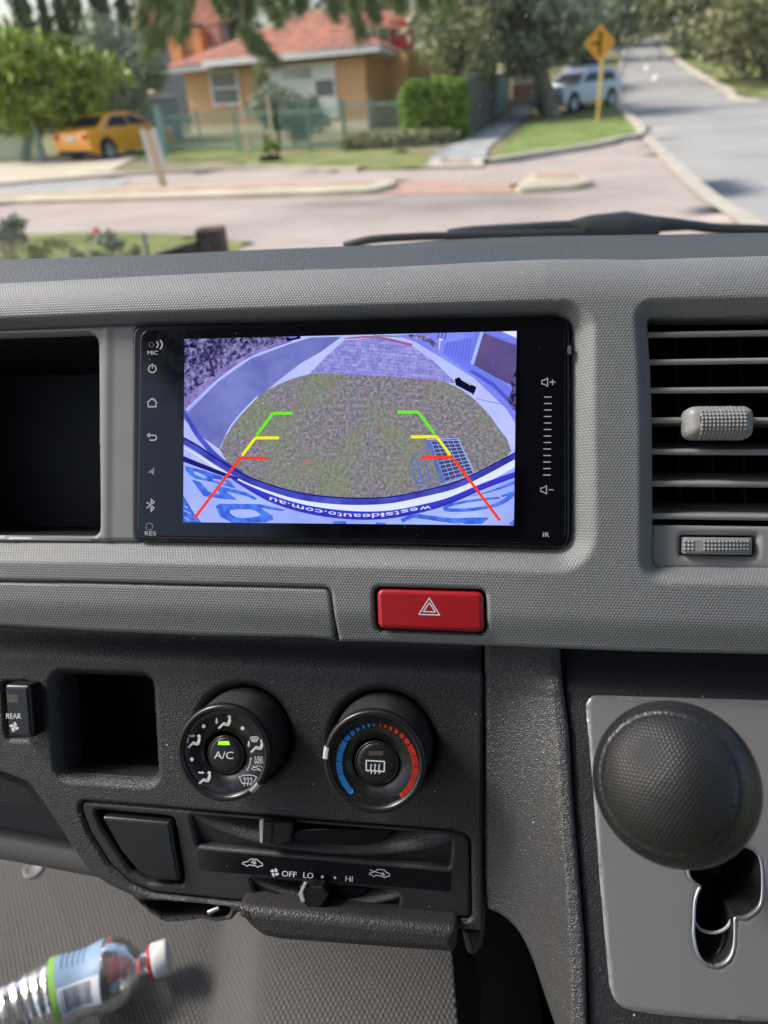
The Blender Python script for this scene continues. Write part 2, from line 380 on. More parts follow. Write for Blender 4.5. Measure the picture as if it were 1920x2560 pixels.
def hfield(name, outer, holes, hf, step, mat, parent=None, skirt=0., lip=0., label=None, matrix=None, hlip=None, world=False):
    """Surface n=hf(P, d) over a region of the (u,v) plane, edges snapped to the outline; d = distance from the edge inside."""
    A = np.array([q[:2] for q in outer]); lo = A.min(0)-step*1.3; hi = A.max(0)+step*1.3
    nx, ny = int((hi[0]-lo[0])/step)+2, int((hi[1]-lo[1])/step)+2
    gx, gy = np.meshgrid(lo[0]+np.arange(nx)*step, lo[1]+np.arange(ny)*step, indexing='xy'); Pp = np.stack([gx.ravel(), gy.ravel()], 1)
    def f(q):
        d = sdf(q, outer)
        for h_ in holes: d = np.maximum(d, -sdf(q, h_))
        return d
    d = f(Pp)
    for it in range(3):
        near = np.where(np.abs(d) < step*.72)[0]; q = Pp[near]; e = step*.02
        gxx = (f(q+[e, 0])-f(q-[e, 0]))/(2*e); gyy = (f(q+[0, e])-f(q-[0, e]))/(2*e); g = np.stack([gxx, gyy], 1); l_ = np.maximum(np.linalg.norm(g, axis=1), .3)
        Pp[near] = q-g/l_[:, None]**2*d[near][:, None]*(1 if it else .98); d[near] = f(Pp[near])
    ok = d < step*.12
    n = hf(Pp, np.maximum(-d, 0))
    if lip > 0:
        dd = np.clip(-d, 0, lip); n = n-(lip-np.sqrt(np.maximum(lip**2-(lip-dd)**2, 0)))
    idx = np.arange(nx*ny).reshape(ny, nx); a = idx[:-1, :-1].ravel(); b_ = idx[:-1, 1:].ravel(); c_ = idx[1:, 1:].ravel(); e_ = idx[1:, :-1].ravel()
    k = ok[a].astype(int)+ok[b_]+ok[c_]+ok[e_]; cen = (Pp[a]+Pp[b_]+Pp[c_]+Pp[e_])/4
    full = np.where(k == 4)[0]; cc = f(cen[full]); full = full[cc < step*.1]
    faces = [(int(a[i]), int(b_[i]), int(c_[i]), int(e_[i])) for i in full]
    for i in np.where(k == 3)[0]:
        t = [int(z) for z in (a[i], b_[i], c_[i], e_[i]) if ok[z]]; m_ = Pp[t].mean(0)[None]
        if f(m_)[0] < step*.1: faces.append(tuple(t))
    me = bpy.data.meshes.new(name); me.from_pydata(np.column_stack([Pp, n]).tolist(), [], faces)
    bm = bmesh.new(); bm.from_mesh(me); bmesh.ops.delete(bm, geom=[v_ for v_ in bm.verts if not v_.link_faces], context='VERTS')
    if skirt:
        be = [e2 for e2 in bm.edges if len(e2.link_faces) == 1]; r = bmesh.ops.extrude_edge_only(bm, edges=be)
        for v_ in r['geom']:
            if isinstance(v_, bmesh.types.BMVert): v_.co.z -= skirt
    for p in bm.faces: p.smooth = True
    bm.to_mesh(me); bm.free(); me.materials.append(MATS[mat]); me.update()
    if skirt:
        try: me.set_sharp_from_angle(angle=math.radians(50))
        except Exception: pass
    return link(name, me, parent, label, matrix)
_fc = {}
def text_geo(txt, size=1.0):       # -> verts, faces of filled text, origin-centred
    cu = bpy.data.curves.new('t', 'FONT'); cu.body = txt; cu.size = size; cu.align_x = 'CENTER'; cu.align_y = 'CENTER'; cu.resolution_u = 3
    o = bpy.data.objects.new('t', cu); COL.objects.link(o); dg = bpy.context.evaluated_depsgraph_get(); me = bpy.data.meshes.new_from_object(o.evaluated_get(dg))
    vs = [tuple(v_.co) for v_ in me.vertices]; fs = [tuple(p.vertices) for p in me.polygons]
    bpy.data.objects.remove(o); bpy.data.curves.remove(cu); bpy.data.meshes.remove(me); return vs, fs
def text(mb, txt, cpx, hpx, n, mat=0, rot=0., wpx=None, bold=0):   # cap height hpx photo-pixels, centred on cpx
    vs, fs = text_geo(txt); 
    if not vs: return
    ys = [p[1] for p in vs]; xs = [p[0] for p in vs]; h0 = max(ys)-min(ys); w0 = max(xs)-min(xs); cx, cy = (max(xs)+min(xs))/2, (max(ys)+min(ys))/2
    sy = hpx/h0; sx = (wpx/w0) if wpx else sy; c_, s_ = math.cos(rot), math.sin(rot); out = []
    for p in vs:
        a, b_ = (p[0]-cx)*sx, (p[1]-cy)*sy; out.append(P3(cpx[0]+a*c_+b_*s_, cpx[1]-(-a*s_+b_*c_), n) if False else P3(cpx[0]+a*c_-b_*s_, cpx[1]-(a*s_+b_*c_), n))
    mb.add(out, fs, mat)
    if bold:
        mb.add([(p[0]+bold, p[1], p[2]-1e-6) for p in out], fs, mat)
# ================================================================== DASHBOARD
dash = thing('dashboard', 'grey and black van dashboard with honeycomb textured fascia and heater controls, below the windscreen', 'dashboard', (0, -.19, -.03), DM)
R3 = lambda x, y: (x/1.728, 640+y/1.728)
R4 = lambda x, y: (960+x/1.728, 640+y/1.728)
R5 = lambda x, y: (x/1.728, 1300+y/1.728)
R6 = lambda x, y: (960+x/1.728, 1300+y/1.728)
SEAM = [(-1000, 798), (-500, 770), (-250, 757), (0, 744), (347, 727), (637, 712), (960, 702), (1249, 689), (1597, 680), (1920, 672), (2250, 664), (2500, 658), (3200, 642)]
RIDGE = np.array(PL([(-1000, 842), (-500, 812), (0, 797), (347, 783), (960, 772), (1365, 752), (1620, 765), (1920, 758), (2500, 750), (3200, 738)], .007))
BOT = [(3200, 1662), (2500, 1650), (1920, 1637), (1597, 1630), (1209, 1615), (960, 1606), (838, 1604), (781, 1598), (492, 1592), (231, 1581), (0, 1567), (-500, 1545), (-1000, 1520)]
seam_uv = PL(crv(SEAM, 4), -.026)
fas_out = seam_uv+PL(BOT, .003)
hole_main = rpoly(PL([(-380, 838), (0, 825), (347, 812), (960, 794), (1427, 785), (1427, 1374), (960, 1362), (324, 1354), (0, 1353), (-380, 1353)]), [0, 0, 0, 0, .0085, .008, 0, 0, 0, 0])
vent_hole = rpoly(PL([(1617, 795), (2400, 790), (2400, 1424), (1920, 1419), (1629, 1417), (1631, 1300), (1630, 1057), (1626, 934)]), [.002, .003, .003, 0, .004, 0, 0, 0])
haz_hole = rpoly(PL([(934, 1466), (1215, 1474), (1218, 1589), (938, 1578)], .006), .0034)
lid_px = [(-380, 1452), (0, 1452), (231, 1455), (463, 1461), (665, 1465), (826, 1469), (836, 1560), (842, 1606)]
lid_line = rpoly(PL(lid_px, .007), [0, 0, 0, 0, 0, .004, 0, 0])
lid_out = lid_line+PL([(842, 1720), (-380, 1700)], .007)
fc = np.array(P(900, 1080))
def fas_h(Pt, d):
    u, v = Pt[:, 0], Pt[:, 1]
    vr = np.interp(u, RIDGE[:, 0], RIDGE[:, 1]); t = np.clip(v-vr, 0, None); Rr = .034
    n = .007-.0+(-(Rr-np.sqrt(np.maximum(Rr*Rr-np.minimum(t, Rr*.98)**2, 0)))*1.25)
    dm = np.maximum(sdf(Pt, hole_main), 0)
    w = .0045+.0065*sstep(.07, .02, v)
    hu_r = P(1427, 1000)[0]; hv_t = P(1400, 788)[1]; hv_b = P(1400, 1372)[1]
    ex = np.maximum(u-hu_r+.006, 1e-6); ey = np.maximum(v-hv_t+.006, 1e-6); tt = np.where(u > hu_r-.006, ex/(ex+ey), 0); tt = np.where((v < hv_t-.006) & (u > hu_r-.006), 1, tt)
    w = w+(np.maximum(w, .0105)-w)*tt
    n = n-.0075*(1-sstep(0, 1, dm/w))
    dv = np.maximum(sdf(Pt, vent_hole), 0); n = n-.0055*(1-sstep(0, 1, dv/.0075))
    vb = P(900, 1590, .007)[1]
    n = n-.004*sstep(vb+.013, vb-.006, v)
    return n
hfield('fascia', fas_out, [hole_main, vent_hole, haz_hole, lid_out], fas_h, .0008, 'fascia_grey', dash, skirt=.012, lip=.0017)
def inset_poly(pts, d):
    pts = [np.array(p[:2]) for p in pts]; A = sum(pts[i][0]*pts[(i+1) % len(pts)][1]-pts[(i+1) % len(pts)][0]*pts[i][1] for i in range(len(pts))); sg = 1 if A > 0 else -1
    out = []
    for i in range(len(pts)):
        e1 = pts[i]-pts[i-1]; e2 = pts[(i+1) % len(pts)]-pts[i]; e1 = e1/(np.linalg.norm(e1)+1e-12); e2 = e2/(np.linalg.norm(e2)+1e-12)
        m_ = np.array([-e1[1]-e2[1], e1[0]+e2[0]])*sg; m_ = m_/max(.3, m_@m_)*2; out.append(tuple(pts[i]+m_*d))
    return out
lid_bot = [p for p in PL([(-380, 1545), (0, 1567), (231, 1581), (492, 1592), (781, 1598), (838, 1604)][::-1], .003)]
lid_reg = inset_poly(lid_line, .0)[:-1]+lid_bot
lid = hfield('drawer_lid', inset_poly(lid_reg, .00045), [], lambda Pt, d: fas_h(Pt, d)-.0006, .0008, 'fascia_grey', dash, skirt=.012, lip=.0017)
# smooth frame of the storage pocket
pocket_open = rpoly(PL([(-380, 850), (0, 840), (243, 832), (248, 1341), (0, 1339), (-380, 1338)]), [0, 0, .006, .005, 0, 0])
fr_out = PL([(-380, 836), (0, 823), (345, 810), (345, 1356), (-380, 1356)])
frm = hfield('pocket_frame', fr_out, [pocket_open], lambda Pt, d: np.full(len(Pt), .0004)+.0006*sstep(.004, .0, np.abs(Pt[:, 0]-P(268, 1000)[0])), .0011, 'smooth_grey', dash, skirt=.004, lip=.0022)
def well(name, outline, depth, mat, parent, n0=0., taper=1.0, backmat=None, label=None):
    mb = MB(); c_ = np.mean([p[:2] for p in outline], 0); k = len(outline)
    a = [(p[0], p[1], n0) for p in outline]; b_ = [(c_[0]+(p[0]-c_[0])*taper, c_[1]+(p[1]-c_[1])*taper, n0-depth) for p in outline]
    mb.add(a+b_, [(i, (i+1) % k, k+(i+1) % k, k+i) for i in range(k)], 0, True); mb.poly(b_, 1 if backmat else 0)
    return mb.build(name, [mat]+([backmat] if backmat else []), parent, label)
well('storage_pocket', inset_poly(pocket_open, -.0006), .085, 'pocket_black', dash, -.002, .93)
# dash top pad: lofted from the seam over the crest and down to the glass
HORI = [(-1000, 698), (-500, 676), (-250, 665), (0, 654), (347, 642), (637, 628), (960, 614), (1134, 602), (1365, 593), (1597, 589), (1920, 583), (2250, 578), (2500, 574), (3200, 562)]
mb = MB(); rows = []
xs = np.linspace(-1000, 3200, 120); S_ = np.array(crv(SEAM, 6)); H_ = np.array(crv(HORI, 6))
def seam3(x):
    y = np.interp(x, S_[:, 0], S_[:, 1]); a = P(x, y, -.0265); return DO+DU*a[0]+DV*a[1]-DN*.0265
for x in xs:
    s0 = seam3(x); yh = np.interp(x, H_[:, 0], H_[:, 1])+7; h0 = CAM+ray(x, yh)/ray(x, yh)[1]*.50
    s_in = s0-DV*.003-DN*.012
    m1 = s0+(h0-s0)*.30+np.array([0, 0, .0004]); m2 = s0+(h0-s0)*.65+np.array([0, 0, .0004])
    e1 = h0+np.array([(h0[0])*.1, .06, -.022]); e2 = np.array([h0[0]*1.6, .72, 1.63]); e3 = np.array([h0[0]*1.8, .90, 1.56])
    q = [s_in, s0+(s0-s_in)*.0]+crv([s0, m1, m2, h0, e1, e2], 6)[1:]+[e3]
    rows.append([loc3(p) for p in q])
M_ = len(rows[0]); vs = [p for r in rows for p in r]
mb.add(vs, [(i*M_+j, (i+1)*M_+j, (i+1)*M_+j+1, i*M_+j+1) for i in range(len(rows)-1) for j in range(M_-1)], 0, True)
mb.build('top_pad', 'pad_black', dash)
# lower dark panel -------------------------------------------------------
NP = -.012
K1 = P(556, 1885, .015); K2 = P(934, 1907, .015); KR1, KR2 = .0226, .0233
circ = lambda c_, r, k=48: [(c_[0]+r*math.cos(2*math.pi*i/k), c_[1]+r*math.sin(2*math.pi*i/k)) for i in range(k)]
low_out = PL([(-1000, 1515), (1209, 1560), (1208, 1800), (1209, 2100), (1212, 2334), (1150, 2326), (592, 2284), (575, 2303), (538, 2309), (503, 2301), (450, 2308), (410, 2310), (372, 2288), (325, 2242), (271, 2217), (229, 2188), (196, 2149), (151, 2077), (96, 1996), (66, 1958), (0, 1932), (-380, 1890), (-1000, 1850)], NP)
sq_hole = rpoly(PL([(132, 1688), (372, 1697), (387, 1955), (147, 1938)], NP), .0055)
sw_hole = rpoly(PL([(4, 1703), (77, 1706), (84, 1850), (14, 1848)], NP), .003)
cp_px = [(190, 2003), (500, 2028), (1130, 2079), (1177, 2092), (1180, 2301), (1100, 2300), (560, 2256), (377, 2236), (325, 2214), (271, 2166), (220, 2085)]
cp = rpoly(PL(cp_px, NP), [.004, 0, .003, .005, .003, 0, 0, .004, .006, .006, .004])
key_hole = rpoly(PL([(345, 2252), (500, 2263), (577, 2272), (566, 2297), (538, 2302), (503, 2295), (440, 2302), (408, 2303), (372, 2280)], NP), .004)
vtop = P(600, 1660, NP)[1]
def low_h(Pt, d):
    u, v = Pt[:, 0], Pt[:, 1]; n = np.full(len(Pt), NP)
    n = n-.010*sstep(vtop-.002, vtop+.012, v)
    for c_, r in ((K1, KR1), (K2, KR2)):
        q = np.hypot(u-c_[0], v-c_[1]); n = n-.0022*(1-sstep(r+.001, r+.0062, q))
    ds = np.maximum(sdf(Pt, sq_hole), 0); n = n-.0035*(1-sstep(0, .0042, ds))
    e = sstep(.010, 0, d)*.0; return n-e
lw = hfield('lower_panel', low_out, [sq_hole, sw_hole, cp, key_hole, circ(K1, KR1+.0016), circ(K2, KR2+.0016)], low_h, .0009, 'grain_black', dash, skirt=.016, lip=.0019)
well('square_pocket', inset_poly(sq_hole, -.0006), .05, 'void_black', dash, NP-.004, .94)
well('key_recess', inset_poly(key_hole, -.0006), .03, 'pocket_black', dash, NP-.002, .9)
mb = MB(); a = P3(522, 2280, NP-.003); b_ = P3(549, 2268, NP-.003); mb.tube([a, b_], .0013, 0, 12); mb.build('key_tip', 'chrome', dash)
for k_, (c_, r) in enumerate(((K1, KR1), (K2, KR2))): well('knob_well', circ(c_, r+.0022), .006, 'void_black', dash, NP-.0022, 1)
# rear fan switch
mb = MB(); sw = rpoly(PL([(6, 1712), (70, 1714), (80, 1848), (16, 1846)], -.002), .002); mb.prism(sw, (-.02, -.003), 0, bevel=.0022)
swo = mb.build('rear_fan_switch', 'button_black', dash)
mb = MB(); nf = -.0029
text(mb, 'REAR', Q(112, 498), 13.5, nf, 0, 0, 37, bold=.00012)
fcx = P(*Q(117, 589), nf)
for k_ in range(4):
    a0 = math.radians(55+90*k_); c_ = (fcx[0]+.0013*math.cos(a0), fcx[1]+.0013*math.sin(a0)); c2 = (fcx[0]+.0020*math.cos(a0+.4), fcx[1]+.0020*math.sin(a0+.4))
    mb.disc(c_, .00080, nf); mb.disc(c2, .00066, nf+2e-6)
mb.disc(fcx, .0005, nf+4e-6); mb.build('lettering', 'mark_white', swo)
mb = MB(); q = PL([Q(55, 320), Q(150, 320), Q(150, 385), Q(62, 385)], nf); mb.prism(q, (-.004, nf), 0); mb.build('indicator_lamp', 'lamp_off', swo)
# control panel (smooth)
NC = NP-.0012
slot1 = rpoly(PL([L(115, 82), L(1475, 186), L(1460, 352), L(150, 237)], NC), [.0015, .004, .0015, .0015])
slot2 = rpoly(PL([L(425, 408), L(1203, 475), L(1190, 597), L(465, 527)], NC), [.0015, .003, .0015, .0015])
strip = rpoly(PL([L(155, 258), L(1468, 375), L(1465, 474), L(165, 362)], NC), [.001, .0006, .002, .001])
blank = rpoly(PL([(232, 2024), (434, 2044), (461, 2213), (371, 2207), (325, 2180), (256, 2077)], NC), [.002, .003, .002, .006, .008, .008])
cpo = hfield('control_panel', inset_poly(cp, .0003), [slot1, slot2, blank], lambda Pt, d: NC+np.zeros(len(Pt)), .0008, 'matt_black', dash, skirt=.006, lip=.0015)
well('blank_recess', inset_poly(blank, -.0005), .010, 'void_black', dash, NC-.001, 1)
mb = MB(); mb.prism(rpoly(PL([(251, 2040), (425, 2056), (451, 2205), (380, 2200), (345, 2180), (301, 2128)], NC+.003), [.0015, .002, .002, .005, .006, .006]), (NC-.009, NC+.003), 0, bevel=.0018); mb.build('blank_button', 'button_black', dash)
def scoop(name, outl, cx, cy, ax, bx, deep):
    c_ = np.array(P(*L(cx, cy), NC))
    def hf(Pt, d):
        q = np.hypot((Pt[:, 0]-c_[0])/ax, (Pt[:, 1]-c_[1])/bx)
        edge = np.clip(1-q, 0, 1)
        n = NC-.0012-.010*sstep(0, .55, edge)-.0*q
        n = np.where(q > 1, NC-.0012-.0075*np.clip(q-1, 0, .5)**.6, n)
        return n-.004*0
    return hfield(name, inset_poly(outl, -.0007), [], hf, .0007, 'matt_black', dash)
scoop('slider_scoop', slot1, 800, 60, .072, .0210, 0)
scoop('slider_scoop', slot2, 830, 400, .042, .0140, 0)
# drum arcs behind the sliders
def drum(cx, top, hw, hh, n):
    pts = [L(cx+hw*math.cos(t), top+hh*math.sin(t)) for t in np.linspace(0, math.pi, 24)]
    mb = MB(); mb.prism(PL(pts, n), (NC-.012, n), 0, bevel=.0008); return mb.build('slider_drum', 'piano_black', dash)
drum(890, 150, 268, 100, NC-.0035); drum(910, 455, 122, 62, NC-.003)
def lever(name, body, tip, n, lab=None):
    mb = MB(); mb.prism(rpoly(PL([L(*p) for p in body], n), .001), (NC-.01, n), 0, bevel=.0011); o = mb.build(name, 'button_black', dash, lab)
    mb = MB(); mb.prism(rpoly(PL([L(*p) for p in tip], n+.0008), .0005), (n-.0015, n+.0008), 0, bevel=.0004); mb.build('pointer', 'pointer_grey', o); return o
lever('slider_lever', [(478, 105), (650, 120), (640, 215), (560, 238), (480, 225)], [(474, 108), (496, 110), (492, 226), (476, 222)], NC+.005)
mb = MB(); mb.prism(rpoly(PL([L(470, 106), L(545, 112), L(548, 160), L(540, 232), L(488, 226), L(470, 150)], NC+.0052), .001), (NC, NC+.0056), 0, bevel=.001); mb.build('slider_grip', 'pointer_grey' if 0 else 'rim_black', dash)
lever('slider_lever', [(680, 445), (800, 450), (832, 500), (795, 562), (715, 555), (690, 520)], [(702, 434), (720, 436), (700, 480), (712, 528), (692, 536), (676, 490)], NC+.007)
mb = MB(); mb.prism(strip, (NC-.002, NC+.0002), 0); st_o = mb.build('label_strip', 'gloss_black', dash)
mb = MB(); ns = NC+.0003
w1 = .00042
def LS(pts, w=w1, closed=False, mat=0): mb.stroke(PL([L(*p) for p in pts], ns), w, ns, mat, closed)
def fan(cx, cy, r, conv, n):
    c_ = P(*conv(cx, cy), n); 
    for k_ in range(4):
        a0 = math.radians(50+90*k_); mb.disc((c_[0]+r*.55*math.cos(a0), c_[1]+r*.55*math.sin(a0)), r*.34, n, 0, 12); mb.disc((c_[0]+r*.8*math.cos(a0+.4), c_[1]+r*.8*math.sin(a0+.4)), r*.25, n+2e-6, 0, 12)
carpts = [(387, 325), (415, 318), (428, 306), (462, 308), (476, 322), (490, 328), (490, 342), (474, 342), (466, 350), (456, 342), (420, 336), (408, 344), (398, 334), (386, 332)]
LS(carpts, closed=True); LS([(456, 318), (436, 316), (432, 324), (452, 328)], w1*.9); LS([(446, 322), (456, 329), (444, 333)], w1*.9)
car2 = [(x+658, y+54) for x, y in carpts]; LS(car2, closed=True); LS([(1048, 364), (1120, 386)], w1); LS([(1112, 376), (1124, 388), (1108, 390)], w1)
fan(553, 376, .0022, L, ns)
text(mb, 'OFF', L(628, 384), 14, ns, 0, -.085, 37, bold=.00012); text(mb, 'LO', L(727, 391), 14, ns, 0, -.085, 25, bold=.00012); text(mb, 'HI', L(938, 409), 14, ns, 0, -.085, 18, bold=.00014)
for p in ((800, 398), (866, 403)): mb.disc(P(*L(*p), ns), .0007, ns)
mb.build('lettering', 'mark_white', st_o)
# rotary knobs ------------------------------------------------------------
NF = .0135
def knob(c_, R, label):
    mb = MB(); mb.lathe([(R+.0008, NP-.006), (R+.0006, NP+.001), (R*.985, NF-.0075), (R*.965, NF-.0045)], c_[0], c_[1], 0, 128)
    o = mb.build('control_knob', 'knurl_black', dash, label)
    mb = MB(); mb.lathe([(R*.965, NF-.0046), (R*1.0, NF-.003), (R*1.005, NF-.0012), (R*.985, NF+.0006), (R*.94, NF+.0014), (R*.885, NF+.0010), (R*.86, NF-.0002), (R*.85, NF-.0008)], c_[0], c_[1], 0, 128); mb.build('rim', 'rim_black', o)
    mb = MB(); mb.lathe([(R*.852, NF-.0008), (R*.44, NF-.0006), (R*.435, NF-.0022)], c_[0], c_[1], 0, 96); mb.build('dial_face', 'knob_black', o); return o
k1 = knob(K1, KR1, 'air direction knob with white seat and windscreen symbols'); k2 = knob(K2, KR2, 'temperature knob with blue and red scale')
nb = NF+.0006; nd = NF-.0005
def cbtn(cpx, rpx, o):
    c_ = P(*cpx, nb); R = rpx/FPX*.3215; mb = MB()
    mb.lathe([(R, NF-.002), (R, nb-.0006), (R*.96, nb-.00015), (R*.8, nb), (R*.5, nb+.0001), (.0001, nb+.0001)], c_[0], c_[1], 0, 64); b_ = mb.build('push_button', 'button_black', o)
    mb = MB(); mb.lathe([(R*1.10, nd+.0001), (R*1.09, nd+.0006), (R*1.02, nd+.0006), (R*1.015, NF-.002)], c_[0], c_[1], 0, 64); mb.build('button_ring', 'rim_black', o); return c_, b_
c1, b1 = cbtn(K(320, 500), 45, k1); c2, b2 = cbtn(K(1228, 550), 50, k2)
nq = nb+.0002
mb = MB(); text(mb, 'A/C', K(310, 500), 18.5, nq, 0, -.03, 48, bold=.0001); mb.build('lettering', 'mark_white', k1)
mb = MB()
for k_ in range(6): a = K(281+k_*10, 438-(k_ % 2)*0); mb.stroke(PL([K(279+k_*10.5, 436), K(285+k_*10.5, 418), K(291+k_*10.5, 436)], nq), .0005, nq)
mb.build('indicator_lamp', 'lamp_green', k1)
mb = MB()
for k_ in range(6): mb.stroke(PL([K(1190+k_*11, 497), K(1196+k_*11, 482), K(1202+k_*11, 497)], nq), .0004, nq)
mb.prism(PL([K(1184, 476), K(1268, 476), K(1268, 502), K(1184, 502)], nq-.0001), (nq-.0006, nq-.00008), 0); mb.build('indicator_lamp', 'lamp_off', k2)
mb = MB()
def KS(pts, w=.00042, closed=False, n=None): n = nd if n is None else n; mb.stroke(PL([K(*p) for p in pts], n), w, n, 0, closed)
def person(hx, hy):
    mb.disc(P(*K(hx, hy), nd), .00085, nd); KS([(hx+2, hy+18), (hx-6, hy+44)], .0014); KS([(hx-8, hy+44), (hx-34, hy+38), (hx-62, hy+66)], .0010); KS([(hx-10, hy+48), (hx-36, hy+42)], .0012)
def arrow(x, y, dx, dy, w=.0008):
    KS([(x, y), (x+dx*.6, y+dy*.6)], w); e = np.array([x+dx, y+dy]); d_ = np.array([dx, dy])/math.hypot(dx, dy); nn = np.array([-d_[1], d_[0]])
    p = [e, e-d_*15+nn*11, e-d_*15-nn*11]; mb.poly([P3(*K(*q), nd+2e-6) for q in p][::-1]); mb.poly([P3(*K(*q), nd+2e-6) for q in p])
def frost(cx, cy, s):
    KS([(cx-52*s, cy-22*s), (cx-25*s, cy-31*s), (cx+5*s, cy-33*s), (cx+32*s, cy-30*s), (cx+52*s, cy-22*s), (cx+30*s, cy+22*s), (cx-34*s, cy+16*s)], .00042, True)
    for k_ in (-20, 0, 20): KS([(cx+k_*s, cy+32*s), (cx+(k_-5)*s, cy+18*s), (cx+(k_+4)*s, cy+4*s), (cx+(k_-2)*s, cy-16*s)], .0004); arrow(cx+k_*s, cy-8*s, -1*s, -14*s, .0003) if s > .8 else None
person(345, 270); arrow(268, 282, 0, 32)
person(162, 386); arrow(105, 385, 36, -2); arrow(97, 400, -6, 30)
person(224, 607); arrow(163, 604, 34, 2)
person(540, 413); arrow(462, 420, -2, 34); frost(495, 405, .48); frost(456, 652, 1.0)
for p in ((190, 325), (424, 338), (119, 525)): mb.disc(P(*K(*p), nd), .0009, nd)
text(mb, 'USE', K(521, 518), 9, nd, 0, -.03, 20, bold=.0001); text(mb, 'WITH', K(523, 543), 9, nd, 0, -.03, 24, bold=.0001)
KS([(472, 520), (470, 545), (463, 570), (450, 590)], .0004); arrow(473, 530, 1, -20, .0003); arrow(458, 578, -10, 16, .0003)
c3 = [(515+(x-438)*.72, 580+(y-328)*.72) for x, y in carpts]; KS(c3, .0003, True); KS([(484, 563), (530, 586)], .0003)
mb.build('dial_symbols', 'mark_white', k1)
mb = MB(); cc = np.array(P(*K(1231, 557), nd)); Ro = 250/2.404/FPX*.3235
def arc(a0, a1, r0, r1, mat):
    k_ = max(2, int(abs(a1-a0)/3)); o_ = [(cc[0]-r1*math.sin(math.radians(a)), cc[1]+r1*math.cos(math.radians(a)), nd) for a in np.linspace(a0, a1, k_+1)]
    i_ = [(cc[0]-r0*math.sin(math.radians(a)), cc[1]+r0*math.cos(math.radians(a)), nd) for a in np.linspace(a1, a0, k_+1)]
    sg = o_+i_
    for j in range(k_): mb.add([o_[j], o_[j+1], i_[k_-j-1], i_[k_-j]], [(0, 1, 2, 3), (3, 2, 1, 0)], mat)
for sgn, mt in ((1, 0), (-1, 1)):
    for a, w, th in ((4.8, 2.2, .085), (12.3, 3.3, .09), (20.6, 4.4, .095), (29.8, 5.8, .105), (39.6, 7, .115), (50.5, 9, .12)): arc(sgn*(a-w/2), sgn*(a+w/2), Ro*(1-th), Ro*.99, mt)
    for a0, a1 in ((57, 73.2), (74.2, 88.5), (89.5, 107.5), (108.3, 137)): arc(sgn*a0, sgn*a1, Ro*(1-.145), Ro, mt)
    a = math.radians(sgn*137); mb.disc((cc[0]-Ro*.9275*math.sin(a), cc[1]+Ro*.9275*math.cos(a)), Ro*.0725, nd, mt)
mb.build('dial_scale', ['mark_blue', 'mark_red'], k2)
mb = MB(); KS([(1167, 532), (1277, 538), (1275, 598), (1168, 592)], .0006, True, nq)
for x in (1196, 1220, 1245):
    KS([(x, 610), (x+5, 596), (x-3, 582), (x+1, 560)], .0005, False, nq); p = [(x+1, 548), (x-7, 564), (x+9, 564)]; q = [P3(*K(*t), nq+2e-6) for t in p]; mb.poly(q); mb.poly(q[::-1])
mb.build('window_symbol', 'mark_white', k2)
for c_, R, ang, o in ((K1, KR1, -43, k1), (K2, KR2, 172, k2)):
    mb = MB(); a = math.radians(ang); w = math.radians(7)
    pr = [(R*.90, NF+.0016), (R*.95, NF+.0019), (R*1.0, NF+.001), (R*1.018, NF-.001), (R*1.015, NF-.0035)]
    mb.lathe(pr, c_[0], c_[1], 0, 8, a-w, a+w); mb.build('pointer', 'mark_grey', o)
# hazard button
mb = MB(); mb.prism(rpoly(PL([(941, 1472), (1209, 1480), (1212, 1582), (945, 1572)], .007), .0034), (-.006, .0075), 0, bevel=.0022)
hz = mb.build('hazard_button', 'hazard_red', dash); nh = .00765
mb = MB()
for t in ([(1073, 1495), (1047.5, 1536), (1099, 1537.5)], [(1073.5, 1507), (1058.5, 1529), (1088.5, 1530)]):
    mb.stroke(PL(t, nh), .00052, nh, 0, True)
mb.build('warning_triangle', 'mark_white', hz)
well('hazard_recess', inset_poly(haz_hole, -.0006), .012, 'void_black', dash, .004, 1)
# air vent -----------------------------------------------------------------
vent = MB(); x1, x2 = 1610, 2420
ven = well('vent_box', inset_poly(PL([(1615, 790), (2410, 785), (2410, 1330), (1628, 1318)]), -.001), .05, 'void_black', dash, -.004, .97, label=None)
n_s = -.001
for i, (yl, yr) in enumerate(((187, 170), (411, 396), (640, 633), (881, 883), (1138, 1142), (1397, 1403), (1660, 1672))):
    a = VZ(190, yl); b_ = VZ(1171, yr); sl = (b_[1]-a[1])/(b_[0]-a[0]); e = (2440, a[1]+sl*(2440-a[0]))
    pa, pb = np.array(P(*a, n_s)), np.array(P(*e, n_s)); th = .0026 if i != 3 else .0027; dp = .030
    mb = MB(); sec = []
    for t in np.linspace(-90, 90, 7): sec.append((math.sin(math.radians(t))*th/2*1.0, math.cos(math.radians(t))*th/2))
    prof = [(y, n) for y, n in sec]+[(th*.3+dp*(.20), -dp), (-th*.3+dp*(.20), -dp)]
    if i == 3: prof = [(y, n) for y, n in sec]+[(th*.3+.004*(.20), -.02), (-th*.3, -.02)]
    vs = []
    for q in (pa, pb): vs += [(q[0], q[1]+y, n_s+n) for y, n in prof]
    k_ = len(prof); fc_ = [(j, (j+1) % k_, k_+(j+1) % k_, k_+j) for j in range(k_)]; mb.add(vs, fc_[:6], 0, True); mb.add(vs, fc_[6:], 0); o = mb.build('vent_slat', 'vent_grey', dash)
